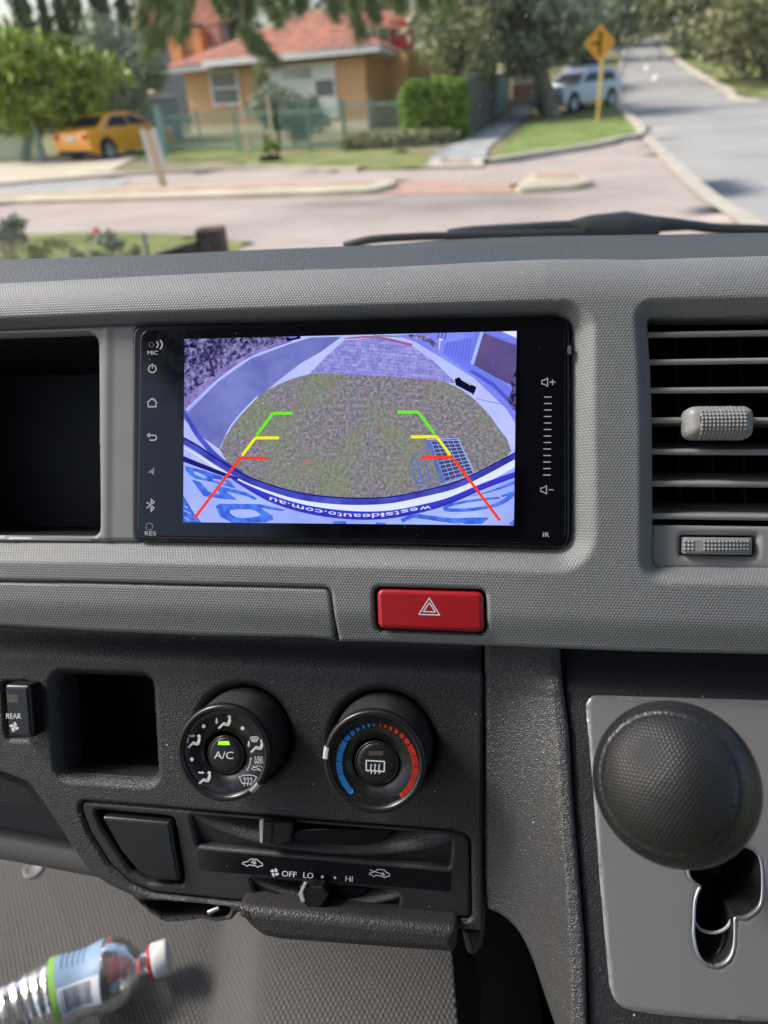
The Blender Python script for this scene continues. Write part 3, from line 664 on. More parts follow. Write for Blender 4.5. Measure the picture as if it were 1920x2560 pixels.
for x in (1683, 1766, 1843, 1925, 2010):
    mb = MB(); a = np.array(P(x+3, 780, -.036)); b_ = np.array(P(x+18, 1320, -.036))
    mb.add([(a[0]-.0007, a[1], -.034), (a[0]+.0007, a[1], -.034), (b_[0]+.0007, b_[1], -.034), (b_[0]-.0007, b_[1], -.034), (a[0]-.0007, a[1], -.05), (a[0]+.0007, a[1], -.05), (b_[0]+.0007, b_[1], -.05), (b_[0]-.0007, b_[1], -.05)],
           [(0, 3, 2, 1), (0, 4, 7, 3), (1, 2, 6, 5)], 0); mb.build('vent_vane', 'pocket_black', dash)
nk = .010
kn_o = rpoly(PL([VZ(497, 765), VZ(1062, 765), VZ(1055, 1032), VZ(500, 1032)], nk-.004), [.0045, .0045, .0045, .0045])
vk = hfield('vent_knob', kn_o, [], lambda Pt, d: nk-.0055+.0055*np.sqrt(np.clip(1-(1-np.clip(d/.006, 0, 1))**2, 0, 1)), .0006, 'vent_grey', dash, skirt=.006)
mb = MB(); gp = rpoly(PL([VZ(612, 758), VZ(1004, 758), VZ(990, 1036), VZ(602, 1034)], nk-.002), .0004)
c_ = np.mean(np.array(gp), 0); gl = P(*VZ(640, 780), nk); gr = P(*VZ(985, 1010), nk)
hf_g = lambda Pt, d: nk+.0006-.0055*(np.abs(Pt[:, 1]-c_[1])/.0072)**2.6
gr_o = hfield('knob_grip', gp, [], hf_g, .0006, 'vent_grey', vk)
mb = MB()
for r in range(9):
    for q in range(12):
        u, v = gl[0]+(gr[0]-gl[0])*q/11, gl[1]+(gr[1]-gl[1])*r/8; n = float(hf_g(np.array([[u, v]]), 0)[0])
        mb.lathe([(.00072, n-.0001), (.0006, n+.0003), (.0003, n+.00052), (.00005, n+.00058)], u, v, 0, 8)
mb.build('grip_dots', 'vent_grey', vk)
fp = rpoly(PL([VZ(222, 1733), (2410, 1322), (2410, 1428), (1920, 1422), (1627, 1420)]), [0, 0, 0, 0, .004])
tw_hole = rpoly(PL([VZ(466, 1815), VZ(1088, 1820), VZ(1085, 1992), VZ(462, 1980)]), .0012)
fpo = hfield('vent_plate', fp, [tw_hole], lambda Pt, d: -.0005-.0012*(1-sstep(.0, .0022, np.maximum(sdf(Pt, tw_hole), 0))), .0008, 'vent_grey', dash, skirt=.012, lip=.0008)
well('thumbwheel_recess', inset_poly(tw_hole, -.0005), .01, 'void_black', dash, -.002, 1)
tw = rpoly(PL([VZ(482, 1832), VZ(1052, 1838), VZ(1050, 1976), VZ(478, 1968)], .001), .0006); cu_ = P(*VZ(700, 1900))[0]
tf = lambda Pt, d: .0025-7.5*(Pt[:, 0]-cu_)**2
two = hfield('vent_thumbwheel', tw, [], tf, .0006, 'vent_grey', dash, skirt=.01, lip=.0008)
mb = MB()
for xs_ in ([500, 530, 560], list(range(655, 1045, 30))):
    for x in xs_:
        for y in (1870, 1900, 1930):
            u, v = P(*VZ(x, y), .002); n = float(tf(np.array([[u, v]]), 0)[0]); mb.lathe([(.0008, n-.0001), (.0006, n+.0003), (.0003, n+.0005), (.00005, n+.00055)], u, v, 0, 8)
mb.build('wheel_dots', 'vent_grey', two)
# console side and shifter bezel -------------------------------------------
V0 = P(1500, 1745, -.006)[1]
def ncv(v): return -.006+.36*np.clip(V0-v, 0, None)
def PC(x, y, off=0.):
    n = -.006
    for _ in range(30): p = P(x, y, n+off); n = float(ncv(p[1]))
    return p
RG = [(1404, 1600), (1408, 1705), (1423, 1821), (1433, 1994), (1449, 2191), (1463, 2365), (1469, 2560), (1478, 2700)]
rg_uv = np.array([PC(*p) for p in RG])
side_out = [tuple(p) for p in rg_uv]+[PC(1500, 2720)]+PL([(1445, 2610)], .02)+PL(crv([(1428, 2570), (1405, 2525), (1378, 2476), (1353, 2430), (1331, 2385), (1305, 2350), (1275, 2333), (1245, 2328), (1216, 2327)], 4), .004)+PL([(1212, 2200), (1211, 1900), (1211, 1600)], NP)
def side_h(Pt, d):
    u, v = Pt[:, 0], Pt[:, 1]; ur = np.interp(-v, -rg_uv[:, 1], rg_uv[:, 0]); ul = P(1211, 1900, NP)[0]
    t = np.clip((u-ul)/(ur-ul), 0, 1); e = np.where(t < .86, (t/.86)**1.5*.97, .97+.03*sstep(.86, 1, t))
    top = ncv(v)+.004-.008*sstep(V0+.002, V0+.02, v)
    return NP+(np.maximum(top, NP)-NP)*e
hfield('console_side', inset_poly(side_out, .00025), [], side_h, .0009, 'console_grain', dash, skirt=.02, lip=.0025)
shift = thing('shift_console', 'black centre console face with a satin grey plate around the gear slot', 'gear console', (rg_uv[3][0]+.04, rg_uv[5][1], 0), DM)
bz_out = [tuple(p+np.array([.0004, 0])) for p in rg_uv]+[PC(3200, 2800)]+PL([(3200, 1600)], -.01)
slot_px = crv([(1716, 2150), (1722, 2190), (1747, 2212)], 5)+crv([(1748, 2214), (1736, 2248), (1733, 2300), (1733, 2341), (1747, 2390), (1782, 2414), (1817, 2399), (1833, 2361), (1835, 2293)], 5)+crv([(1837, 2291), (1862, 2292), (1892, 2270), (1903, 2236), (1902, 2165), (1888, 2127), (1848, 2108), (1800, 2090), (1750, 2100), (1722, 2120)], 5)
slot_uv = [PC(*p) for p in slot_px]
slot_big = inset_poly(slot_uv, -.004)
def bz_h(Pt, d): return ncv(Pt[:, 1])-.016*sstep(V0+.001, V0+.024, Pt[:, 1])
hfield('console_bezel', bz_out, [slot_big], bz_h, .0016, 'bezel_black', shift, skirt=.01, lip=.001)
pl_px = [(1462, 1737), (1920, 1751), (2400, 1766), (2400, 2575), (1790, 2548), (1654, 2537), (1528, 2518), (1498, 2186), (1483, 1972)]
pl_out = rpoly([PC(*p) for p in pl_px], [.006, 0, .01, .01, 0, 0, .009, 0, 0])
hfield('shift_plate', pl_out, [slot_uv], lambda Pt, d: ncv(Pt[:, 1])+.0011-.0*d, .001, 'plate_satin', shift, skirt=.0012, lip=.0009)
mb = MB(); mb.tube([(p[0], p[1], float(ncv(p[1]))+.0010) for p in slot_uv+[slot_uv[0]]], .00062, 0, 8, False); mb.build('slot_rim', 'chrome', shift)
mb = MB(); k_ = len(slot_uv); A_ = [(p[0], p[1], float(ncv(p[1]))+.001) for p in slot_uv]; B_ = [(p[0], p[1], float(ncv(p[1]))-.028) for p in slot_uv]
mb.add(A_+B_, [(i, (i+1) % k_, k_+(i+1) % k_, k_+i) for i in range(k_)], 0, True); mb.poly(B_, 0); mb.build('gear_slot', 'pocket_black', shift)
sh_px = crv([(1733, 2300), (1750, 2322), (1785, 2330), (1815, 2318), (1830, 2292)], 4)+[(1840, 2430), (1728, 2430)]
mb = MB(); q = [PC(*p, -.006) for p in sh_px]; mb.poly([(p[0], p[1], float(ncv(p[1]))-.006) for p in q]); mb.tube([(p[0], p[1], float(ncv(p[1]))-.0055) for p in q[:17]], .0007, 1, 6); mb.build('slot_shutter', ['gloss_black', 'mark_grey'], shift)  # pale grey bead along the arc paints the shutter's edge highlight
# gear lever ----------------------------------------------------------------
kc = WD(1685, 1955, .240); ax = -ray(1685, 1955); ax = ax/np.linalg.norm(ax); ax = ax-RT*.20+UP*.02; ax /= np.linalg.norm(ax)
kx = np.cross(UP, ax); kx /= np.linalg.norm(kx); ky = np.cross(ax, kx)
KM = Matrix([[kx[0], ky[0], ax[0], kc[0]], [kx[1], ky[1], ax[1], kc[1]], [kx[2], ky[2], ax[2], kc[2]], [0, 0, 0, 1]])
lev = thing('gear_lever', 'black automatic gear lever with round dimpled leather knob standing in the slotted plate', 'gear lever', (0, 0, 0), KM)
R = .0264; mb = MB(); pr = []
for t in np.linspace(math.radians(-80), math.radians(34), 26): pr.append((R*math.cos(t), .0225*math.sin(t)))
pr += [(R*.812, .01285), (R*.80, .01295), (R*.785, .0131)]
mb.lathe(pr, 0, 0, 0, 96); mb.build('knob', 'knob_leather', lev)
mb = MB(); mb.lathe([(R*.79, .01300), (R*.775, .01345), (R*.75, .0141), (R*.725, .0147)], 0, 0, 0, 96); mb.build('cap_border', 'knob_leather', lev); mb = MB(); mb.lathe([(R*.725, .0147), (R*.6, .0176), (R*.45, .0196), (R*.3, .0210), (R*.15, .0218), (.0001, .022)], 0, 0, 0, 96); mb.build('knob_cap', 'knob_dots', lev)
sp_ = PC(1790, 2170, -.02); sw_ = DO+DU*sp_[0]+DV*sp_[1]+DN*(float(ncv(sp_[1]))-.02); KI = KM.inverted(); e = KI @ Vector(sw_)
mb = MB(); mb.tube(crv([(0, 0, -.015), (0, -.004, -.03), tuple(e*.6), tuple(e)], 6), [.008, .0078, .0076, .0074, .0072, .007, .0068, .0066, .0064, .0062, .006, .006, .006, .006, .006, .006, .006, .006, .006][:19], 0, 20); mb.build('stalk', 'piano_black', lev)
# tray under the panel -------------------------------------------------------
mb = MB(); mb.prism(rpoly(PL([(583, 2266), (1143, 2322), (1140, 2390), (700, 2357), (655, 2348), (618, 2318)], .0), [.002, .003, .004, .006, .008, .004]), (-.055, .0), 0, bevel=.0045); mb.build('pull_tray', 'tray_black', dash)
mb = MB(); mb.prism(rpoly(PL([(1150, 2322), (1212, 2332), (1206, 2380), (1186, 2402), (1165, 2396)], -.012), .003), (-.05, -.014), 0, bevel=.004); mb.build('tray_bracket', 'tray_black', dash)
# under-dash trim at the left
mb = MB(); mb.poly([P3(-1000, 1790, -.05), P3(-1000, 2010, -.05), P3(260, 2170, -.05), P3(260, 1900, -.05)]); mb.build('under_trim', 'matt_black', dash)
mb = MB(); a, b_, c_ = P3(-1000, 1935, -.05), P3(0, 2105, -.05), P3(300, 2160, -.05); mb.tube([a, b_, c_], .0085, 0, 20); mb.build('trim_ledge', 'ledge_grey', dash)
mb = MB(); mb.poly([P3(-1000, 1830, -.03), P3(-1000, 1930, -.03), P3(95, 2010, -.03), P3(60, 1965, -.03), P3(0, 1945, -.03)]); mb.build('trim_edge', 'bezel_black', dash)
# ================================================================== HEAD UNIT
hu_px = [(333, 812), (960, 797), (1425, 787), (1426, 1373), (960, 1360), (331, 1352)]
hu = thing('head_unit', 'wide black touchscreen head unit showing a reversing camera picture, set in the grey fascia', 'car stereo', (P(880, 1340)[0], P(880, 1340)[1], 0), DM)
hu_out = rpoly(PL(hu_px, .001), [.0062, 0, .0072, .0072, 0, .0062])
mb = MB(); mb.prism(inset_poly(hu_out, .0002), (-.03, .0018), 0, bevel=.0012); mb.build('bezel', 'piano_black', hu)
NG = .0022
gl_out = rpoly(PL([(350, 826), (960, 810), (1414, 801), (1415, 1360), (960, 1350), (343, 1341)], NG), [.005, 0, .006, .006, 0, .005])
mb = MB(); mb.prism(gl_out, (.0, NG), 0, bevel=.0006); mb.build('glass_panel', 'gloss_black', hu)
mb = MB(); mb.prism(PL([(1419, 864), (1428, 864), (1428, 885), (1419, 885)], NG), (0, NG+.0001), 0); mb.build('card_slot_tab', 'ledge_grey', hu)
mb = MB(); ni = NG+.00008
def IS(pts, w=.0005, closed=False): mb.stroke(PL([IC(*p) for p in pts], ni), w, ni, 0, closed)
def arcp(cx, cy, r, a0, a1, k=14): return [(cx+r*math.cos(math.radians(a0+(a1-a0)*i/k)), cy-r*math.sin(math.radians(a0+(a1-a0)*i/k))) for i in range(k+1)]
IS(arcp(88, 391, 40, 118, 422, 24), .00062); IS([(88, 340), (88, 382)], .0006)
mb.build('power_symbol', 'mark_grey', hu); mb = MB(); IS([(36, 750), (86, 706), (136, 750)], .00062); IS([(44, 764), (44, 795), (128, 795), (128, 764)], .00062); IS([(112, 715), (112, 725)], .0006)
mb.build('home_symbol', 'mark_grey', hu); mb = MB(); IS([(32, 1098), (105, 1098)]+arcp(105, 1124, 27, 80, -80, 10)+[(62, 1150)], .00062); IS([(58, 1080), (32, 1098), (58, 1118)], .0006)
mb.build('back_symbol', 'mark_grey', hu); mb = MB()
for t in ([(112, 1440), (36, 1496), (72, 1496)], [(112, 1440), (72, 1496), (104, 1528)]): mb.poly([P3(*IC(*q), ni) for q in t][::-1]); mb.poly([P3(*IC(*q), ni) for q in t])
mb.build('navigation_symbol', 'mark_grey', hu); mb = MB(); IS([(32, 1812), (108, 1872), (76, 1908), (76, 1778), (108, 1812), (32, 1872)], .0006)
mb.build('bluetooth_symbol', 'mark_grey', hu); mb = MB(); IS(arcp(110, 134, 40, 50, -50, 8), .0006); IS(arcp(135, 134, 58, 48, -48, 8), .0008)
mb.build('sound_wave_mark', 'mark_grey', hu); mb = MB(); text(mb, 'MIC', IC(92, 220), 10, ni, 0, 0, 26, bold=.00008); mb.build('lettering', 'mark_grey', hu); mb = MB(); IS(arcp(76, 134, 26, 0, 360, 20), .00018, False); mb.build('microphone_mark', 'mark_grey', hu); mb = MB(); text(mb, 'RES', IC(68, 2142), 10.5, ni, 0, 0, 28, bold=.00008)
IS(arcp(76, 134, 26, 0, 360, 20), .00018, False); mb.build('lettering', 'mark_grey', hu); mb = MB(); IS(arcp(56, 2070, 38, 0, 360, 20), .00018)
mb.build('reset_mark', 'mark_grey', hu); mb = MB()
def RS(pts, w=.0005, closed=False): mb.stroke(PL([R4(*p) for p in pts], ni), w, ni, 0, closed)
for k_ in range(13): y = 609+k_*28.1; x = 708-k_*.35; RS([(x-14.5, y), (x+14.5, y)], .00046)
mb.build('volume_scale', 'mark_grey', hu); mb = MB()
def spk(ox, oy): RS([(ox, oy-8), (ox+9, oy-8), (ox+25, oy-18), (ox+25, oy+18), (ox+9, oy+8), (ox, oy+8)], .00042, True)
spk(682, 545); RS([(717, 545), (740, 545)], .0004); RS([(728, 534), (728, 556)], .0004); mb.build('volume_up_symbol', 'mark_grey', hu); mb = MB()
spk(677, 1010); RS([(712, 1010), (731, 1010)], .0004); mb.build('volume_down_symbol', 'mark_grey', hu); mb = MB(); text(mb, 'IR', R4(700, 1204), 11, ni, 0, 0, 16, bold=.0001)
mb.build('lettering', 'mark_grey', hu)
# the picture on the screen, flat layers a few hundredths of a millimetre apart
sc_m = ['scr_black', 'scr_path', 'scr_road', 'scr_verge', 'scr_scrub', 'scr_leaf', 'scr_trunk', 'scr_pave', 'scr_grass', 'scr_house', 'scr_panel', 'scr_panel_dark', 'scr_garage', 'scr_pale', 'scr_white', 'scr_body', 'scr_blue',
        'scr_bumper', 'scr_navy', 'scr_band', 'scr_crate', 'scr_crate_pale', 'scr_crate_dark', 'scr_object', 'scr_leafbrown', 'scr_redflower', 'scr_green', 'guide_green', 'guide_yellow', 'guide_red']
SI = {n: i for i, n in enumerate(sc_m)}
QUAD = [Z1(98, 108), Z1(1422, 76), Z1(1411, 851), Z1(92, 838)]; mb = MB(); lay = [0]
def clip_poly(pts, cl):
    out = [np.array(p, float) for p in pts]; A = sum(cl[i][0]*cl[(i+1) % 4][1]-cl[(i+1) % 4][0]*cl[i][1] for i in range(4)); sg = 1 if A > 0 else -1
    for i in range(4):
        a, b_ = np.array(cl[i]), np.array(cl[(i+1) % 4]); e = b_-a; f = lambda p: sg*(e[0]*(p[1]-a[1])-e[1]*(p[0]-a[0])); res = []
        for j in range(len(out)):
            p, q = out[j-1], out[j]; fp, fq = f(p), f(q)
            if (fp >= 0) != (fq >= 0): res.append(p+(q-p)*fp/(fp-fq))
            if fq >= 0: res.append(q)
        out = res
        if len(out) < 3: return []
    return out
def SP(pts, m, smooth=0, conv=Z1, up=True):
    if up: lay[0] += 1
    n = NG+.0001+lay[0]*.000012
    if smooth: pts = crv(pts, smooth, True)
    q = clip_poly([conv(*p) for p in pts], QUAD)
    if len(q) >= 3:
        q = [tuple(x) for i, x in enumerate(q) if np.linalg.norm(x-q[i-1]) > .05]
        if len(q) >= 3:
            v3 = [P3(*p, n) for p in q]; A = sum(v3[i][0]*v3[(i+1) % len(v3)][1]-v3[(i+1) % len(v3)][0]*v3[i][1] for i in range(len(v3)))
            mb.poly(v3 if A > 0 else v3[::-1], SI[m])
def SL(pts, w, m, conv=Z1, smooth=0, scale=1.595):      # polyline of width w (zoom px)
    lay[0] += 1
    if smooth: pts = crv(pts, smooth)
    pts = [np.array(p, float) for p in pts]; l_, r_ = [], []; ws = w if hasattr(w, '__len__') else [w]*len(pts)
    if hasattr(w, '__len__'): ws = np.interp(np.linspace(0, 1, len(pts)), np.linspace(0, 1, len(w)), w)
    for i, p in enumerate(pts):
        t = pts[min(i+1, len(pts)-1)]-pts[max(i-1, 0)]; t /= np.linalg.norm(t)+1e-9; nn = np.array([-t[1], t[0]])*ws[i]/2; l_.append(p+nn); r_.append(p-nn)
    for i in range(len(pts)-1): SP([l_[i], l_[i+1], r_[i+1], r_[i]], m, 0, conv, False)
SP([(80, 90), (1440, 60), (1440, 870), (80, 860)], 'scr_path')
SP([(80, 90), (560, 90), (500, 118), (360, 165), (240, 240), (90, 370)], 'scr_scrub')
SP([(90, 350), (250, 222), (400, 145), (500, 112), (530, 116), (360, 180), (230, 270), (110, 398), (90, 400)], 'scr_verge')
SL([(105, 392), (230, 272), (360, 182), (520, 122), (600, 98)], [9, 6, 4, 2], 'scr_path', smooth=4)
for i in range(26):
    a = random.uniform(90, 250); y = random.uniform(100, 200)-max(0, (a-170))*.4; r = random.uniform(9, 24)
    SP([(a+r*random.uniform(.6, 1.2)*math.cos(t), y+r*random.uniform(.5, 1.)*math.sin(t)) for t in np.linspace(0, 6.28, 11)[:-1]], 'scr_leaf')
for i in range(12):
    a = random.uniform(250, 390); y = random.uniform(92, 125); r = random.uniform(6, 14)
    SP([(a+r*random.uniform(.6, 1.2)*math.cos(t), y+r*random.uniform(.5, 1.)*math.sin(t)) for t in np.linspace(0, 6.28, 9)[:-1]], 'scr_leaf')
SL([(214, 258), (206, 215), (196, 180), (170, 140)], [14, 13, 12, 6], 'scr_trunk'); SL([(205, 190), (225, 160), (240, 118)], [8, 6, 4], 'scr_trunk'); SL([(196, 185), (160, 168), (128, 160)], [6, 4, 3], 'scr_trunk')
SP([(108, 402), (232, 278), (362, 186), (522, 126), (600, 102), (724, 98), (640, 160), (560, 205), (470, 275), (400, 335), (330, 410), (290, 465), (240, 548), (170, 500), (88, 420)], 'scr_road')
SL([(388, 338), (330, 398), (280, 460), (240, 545)], 5, 'scr_pale', smooth=3)
SL([(505, 110), (560, 98)], 16, 'scr_object'); SL([(515, 102), (545, 98)], 7, 'scr_panel')
SP([(735, 112), (860, 103), (1000, 132), (1090, 195), (1180, 282), (1130, 285), (900, 262), (590, 252), (660, 180)], 'scr_pave')
SL([(735, 106), (860, 100), (1005, 132)], [4, 9, 11], 'scr_redflower', smooth=3); SL([(850, 94), (960, 98)], 7, 'scr_green')
SP([(940, 92), (1440, 60), (1440, 480), (1380, 385), (1250, 262), (1110, 175), (1020, 120)], 'scr_house')
SL([(985, 92), (1070, 108), (1110, 145)], [8, 24, 16], 'scr_scrub')
for x in (1108, 1122, 1136): SL([(x+4, 82), (x, 108)], 6, 'scr_panel_dark')
SP([(1138, 122), (1245, 102), (1262, 80), (1280, 82), (1250, 205), (1238, 212), (1124, 164)], 'scr_panel')
for i in range(8): x = 1148+i*13; SL([(x, 122-i*2), (x-11, 168+i*4.6)], 2.2, 'scr_panel_dark')
SL([(1284, 78), (1244, 208)], 13, 'scr_body'); SP([(1290, 84), (1420, 128), (1420, 300), (1340, 262), (1252, 212)], 'scr_garage'); SL([(1345, 150), (1318, 245)], 2.5, 'scr_panel_dark')
SP([(1352, 72), (1440, 60), (1440, 112), (1395, 92)], 'scr_white'); SL([(1295, 80), (1420, 128)], 10, 'scr_panel')
SL([(1112, 110), (1126, 110)], 8, 'scr_white'); SL([(1117, 112), (1112, 150)], 4, 'scr_pale')
SP([(1130, 170), (1250, 215), (1345, 268), (1420, 320), (1420, 400), (1370, 345), (1260, 252)], 'scr_panel')
SP([(1230, 235), (1330, 300), (1420, 395), (1420, 372), (1335, 285), (1250, 232)], 'scr_panel_dark')
SL([(1260, 345), (1362, 368)], 2.2, 'scr_panel_dark')
SP([(1418, 235), (1396, 275), (1405, 310), (1385, 345), (1402, 385), (1430, 400), (1430, 220)], 'scr_leaf')
SP([(238, 548), (300, 448), (335, 400), (400, 332), (470, 290), (560, 256), (640, 244), (760, 250), (900, 256), (1030, 266), (1130, 278), (1215, 318), (1290, 385), (1345, 455), (1402, 556), (1300, 640), (1250, 668), (1100, 715), (900, 748), (640, 748), (450, 706), (330, 660)], 'scr_grass', 2)
for i in range(70):
    x = random.uniform(380, 1150); y = random.uniform(290, 690); a = random.uniform(0, 3.14); r = random.uniform(3, 8); SL([(x, y), (x+r*math.cos(a), y+r*math.sin(a)*.6)], random.uniform(1.4, 3), random.choice(['scr_leafbrown', 'scr_pale', 'scr_scrub']))
SP([(572, 600), (585, 590), (605, 588), (606, 596), (590, 606), (574, 608)], 'scr_leafbrown')
SL([(565, 618), (570, 640)], 3, 'scr_leafbrown')
SP([(1175, 268), (1190, 260), (1262, 300), (1256, 318), (1250, 328), (1180, 292)], 'scr_object'); SL([(1252, 312), (1248, 330)], 5, 'scr_object'); SL([(1200, 268), (1240, 292)], 3, 'scr_pale')
# crate
C3 = lambda x, y: (1000+x/5.53, 1060+y/5.53)
SP([(365, 215), (700, 195), (710, 185), (800, 190), (1035, 690), (575, 835), (520, 670), (430, 380)], 'scr_crate_dark', 0, C3); SP([(365, 215), (420, 215), (610, 800), (575, 835), (520, 670), (525, 640), (425, 372), (385, 330)], 'scr_crate', 0, C3)
def lerp(a, b_, t): return (a[0]+(b_[0]-a[0])*t, a[1]+(b_[1]-a[1])*t)
ca, cb, cc_, ce = (430, 235), (805, 225), (1015, 680), (622, 795)
for i in range(6): SL([lerp(ca, cb, i/5), lerp(ce, cc_, i/5)], 9, 'scr_crate_pale', C3)
for i in range(11): SL([lerp(ca, ce, i/10), lerp(cb, cc_, i/10)], 8, 'scr_crate_pale', C3)
for i in range(11): SL([lerp(ca, cb, i/10), lerp(ce, cc_, i/10)], 4, 'scr_crate', C3)
SL([(372, 215), (800, 200), (1035, 690), (585, 828)], 14, 'scr_crate_pale', C3)
for q in ([(370, 300), (160, 500), (180, 640), (225, 800), (240, 890), (290, 890)], [(160, 500), (210, 480)], [(175, 630), (260, 640), (440, 500)], [(225, 800), (300, 720), (500, 580)], [(300, 820), (530, 680)], [(410, 870), (560, 800)], [(235, 510), (280, 700), (320, 880)], [(320, 400), (410, 760)], [(240, 550), (400, 420)]):
    SL(q, 17, 'scr_crate', C3)
SL([(155, 500), (175, 630), (225, 800), (240, 888)], 16, 'scr_crate', C3)
# bumper and tail of the van
SP([(80, 500), (95, 585), (250, 640), (420, 715), (640, 775), (800, 790), (1000, 775), (1220, 700), (1440, 590), (1440, 870), (80, 860)], 'scr_body', 2)
bmp = [(80, 505), (150, 545), (250, 612), (360, 672), (520, 725), (660, 748), (800, 755), (930, 748), (1060, 722), (1180, 690), (1290, 640), (1440, 560)]
SL([(95, 395), (150, 490), (240, 590), (330, 640)], [14, 20, 22, 6], 'scr_bumper', smooth=4)
wh = [(x, y+27) for x, y in bmp]; SL(wh, [2, 6, 16, 26, 30, 30, 30, 28, 30, 38, 30], 'scr_white', smooth=3)
SL(bmp, [26, 28, 26, 26, 30, 30, 28, 24, 26, 26, 24], 'scr_bumper', smooth=4); SL([(x, y-12) for x, y in bmp], [6, 5], 'scr_navy', smooth=3)
SL([(80, 580), (150, 608), (240, 642), (310, 668)], [22, 18, 12], 'scr_navy', smooth=3)
band = [(260, 648), (360, 704), (440, 742), (540, 776), (660, 800), (800, 812), (930, 806), (1060, 780), (1160, 750), (1300, 690), (1440, 640)]
SL(band, [4, 18, 30, 32, 34, 34, 32, 30, 26, 24, 22], 'scr_band', smooth=4); SL([(x, y+8) for x, y in band], [1, 2.5, 2.5, 2], 'scr_navy', smooth=3)
B2 = lambda x, y: (450+x/5.53, 1120+y/5.53)
for q in ([(70, 270), (120, 255), (600, 400), (760, 540), (720, 550), (440, 470), (200, 420), (100, 330)],): SP(q, 'scr_blue', 2, B2)
SP([(190, 325), (250, 335), (370, 405), (330, 415), (210, 370)], 'scr_body', 2, B2); SP([(450, 425), (560, 440), (650, 485), (600, 490), (480, 455)], 'scr_body', 2, B2)
SP([(155, 432), (280, 470), (400, 600), (560, 640), (480, 540), (560, 530), (780, 580), (930, 620), (1070, 700), (1040, 718), (900, 660), (640, 600), (790, 718), (600, 705), (330, 665)], 'scr_blue', 0, B2)
SP([(490, 800), (560, 770), (1100, 775), (1460, 855), (1420, 875), (1120, 830), (1280, 940), (1290, 990), (1180, 1030), (720, 1035), (560, 950)], 'scr_blue', 0, B2)
SP([(690, 860), (980, 850), (1105, 910), (1080, 945), (860, 968), (740, 940)], 'scr_body', 2, B2)
SP([(40, 650), (190, 900), (300, 1040), (40, 1040)], 'scr_navy', 0, B2); SP([(40, 665), (180, 900), (285, 1035), (40, 1035)], 'scr_blue', 0, B2)
for q in ([(60, 800), (110, 830)], [(50, 860), (150, 905)], [(60, 960), (130, 1000)]): SL(q, 14, 'scr_body', B2)
R_ = 'scr_blue'
SL([(950, 1000), (1150, 960), (1400, 880), (1600, 800)], [8, 20, 34, 50], R_, C3, 3)
SL([(1380, 1020), (1000, 1060), (700, 1120), (620, 1180), (900, 1190), (1250, 1140), (1450, 1060), (1560, 960), (1400, 1000)], [30, 34, 40, 50, 48, 44, 60, 60, 20], R_, C3, 4)
SL([(20, 1340), (200, 1270), (420, 1290), (700, 1330), (1000, 1330), (1220, 1305)], [60, 50, 46, 60, 80, 20], R_, C3, 4); SP([(700, 1310), (1225, 1300), (1130, 1385), (900, 1385)], R_, 0, C3)
SL([(830, 1385), (300, 1300), (200, 1285)], [10, 30], R_, C3); SP([(1500, 1390), (1600, 1290), (1600, 1400)], 'scr_blue', 0, C3)
SL([(690, 842), (742, 842)], 16, R_); SL([(860, 844), (900, 846)], 12, R_)
txt_path = [((650+x/3.687, 1220+y/3.687)) for x, y in crv([(1585, 172), (1400, 198), (1200, 236), (1040, 250), (900, 252), (760, 244), (560, 214), (420, 188), (290, 155), (80, 92)], 8)]
word = 'westsideauto.com.au'; wid = {'w': 1.45, 't': .65, 'i': .45, '.': .45, 'm': 1.55}; tot = sum(wid.get(ch, 1.) for ch in word); lay[0] += 2
tp = np.array(txt_path); sl = np.concatenate([[0], np.cumsum(np.linalg.norm(np.diff(tp, axis=0), axis=1))]); acc = 0
for ch in word:
    w_ = wid.get(ch, 1.); s0 = (acc+w_/2)/tot*sl[-1]; acc += w_; x, y = np.interp(s0, sl, tp[:, 0]), np.interp(s0, sl, tp[:, 1]); x2, y2 = np.interp(s0-3, sl, tp[:, 0]), np.interp(s0-3, sl, tp[:, 1])
    a = math.atan2(-(y2-y), (x2-x)); hh = {'t': 9.5, 'd': 11, 'i': 10, '.': 2.5}.get(ch, 7.5)
    text(mb, ch, (x, y-(2 if ch == '.' else 0)+(1.2 if ch in 'tdi' else 0)), hh, NG+.0001+lay[0]*.000012, SI['scr_white'], math.pi+a, w_/tot*sl[-1]*(.8 if ch != '.' else .4), bold=.00012)
# guide lines
for sg, pts in (('guide_red', [(137, 823), (320, 583), (430, 583)]), ('guide_red', [(1356, 832), (1165, 579), (1044, 580)])): SL(pts[:2], 11, sg); SL(pts[1:], 12, sg)
for sg, pts in (('guide_yellow', [(328, 572), (380, 502), (475, 502)]), ('guide_yellow', [(1157, 570), (1103, 497), (1000, 498)]), ('guide_green', [(385, 492), (450, 404), (527, 404)]), ('guide_green', [(1095, 487), (1030, 399), (946, 399)])): SL(pts[:2], 11, sg); SL(pts[1:], 12, sg)
mb.build('camera_picture', sc_m, hu)
# unseen panels added behind and above the camera to block sky light and reflections
shell = thing('blocker_shell', 'dark unseen roof and rear panels added behind the camera to block light', 'light blocker', (0, -1.1, 1.0))
pm('blocker_dark', (.07, .07, .072), .9)
mb = MB(); mb.box((-.85, -1.14, 1.0), (.95, -1.1, 2.6)); mb.build('rear_blocker', 'blocker_dark', shell)
mb = MB(); mb.box((-.85, -1.14, 2.603), (.95, .42, 2.65)); mb.build('roof_blocker', 'blocker_dark', shell)
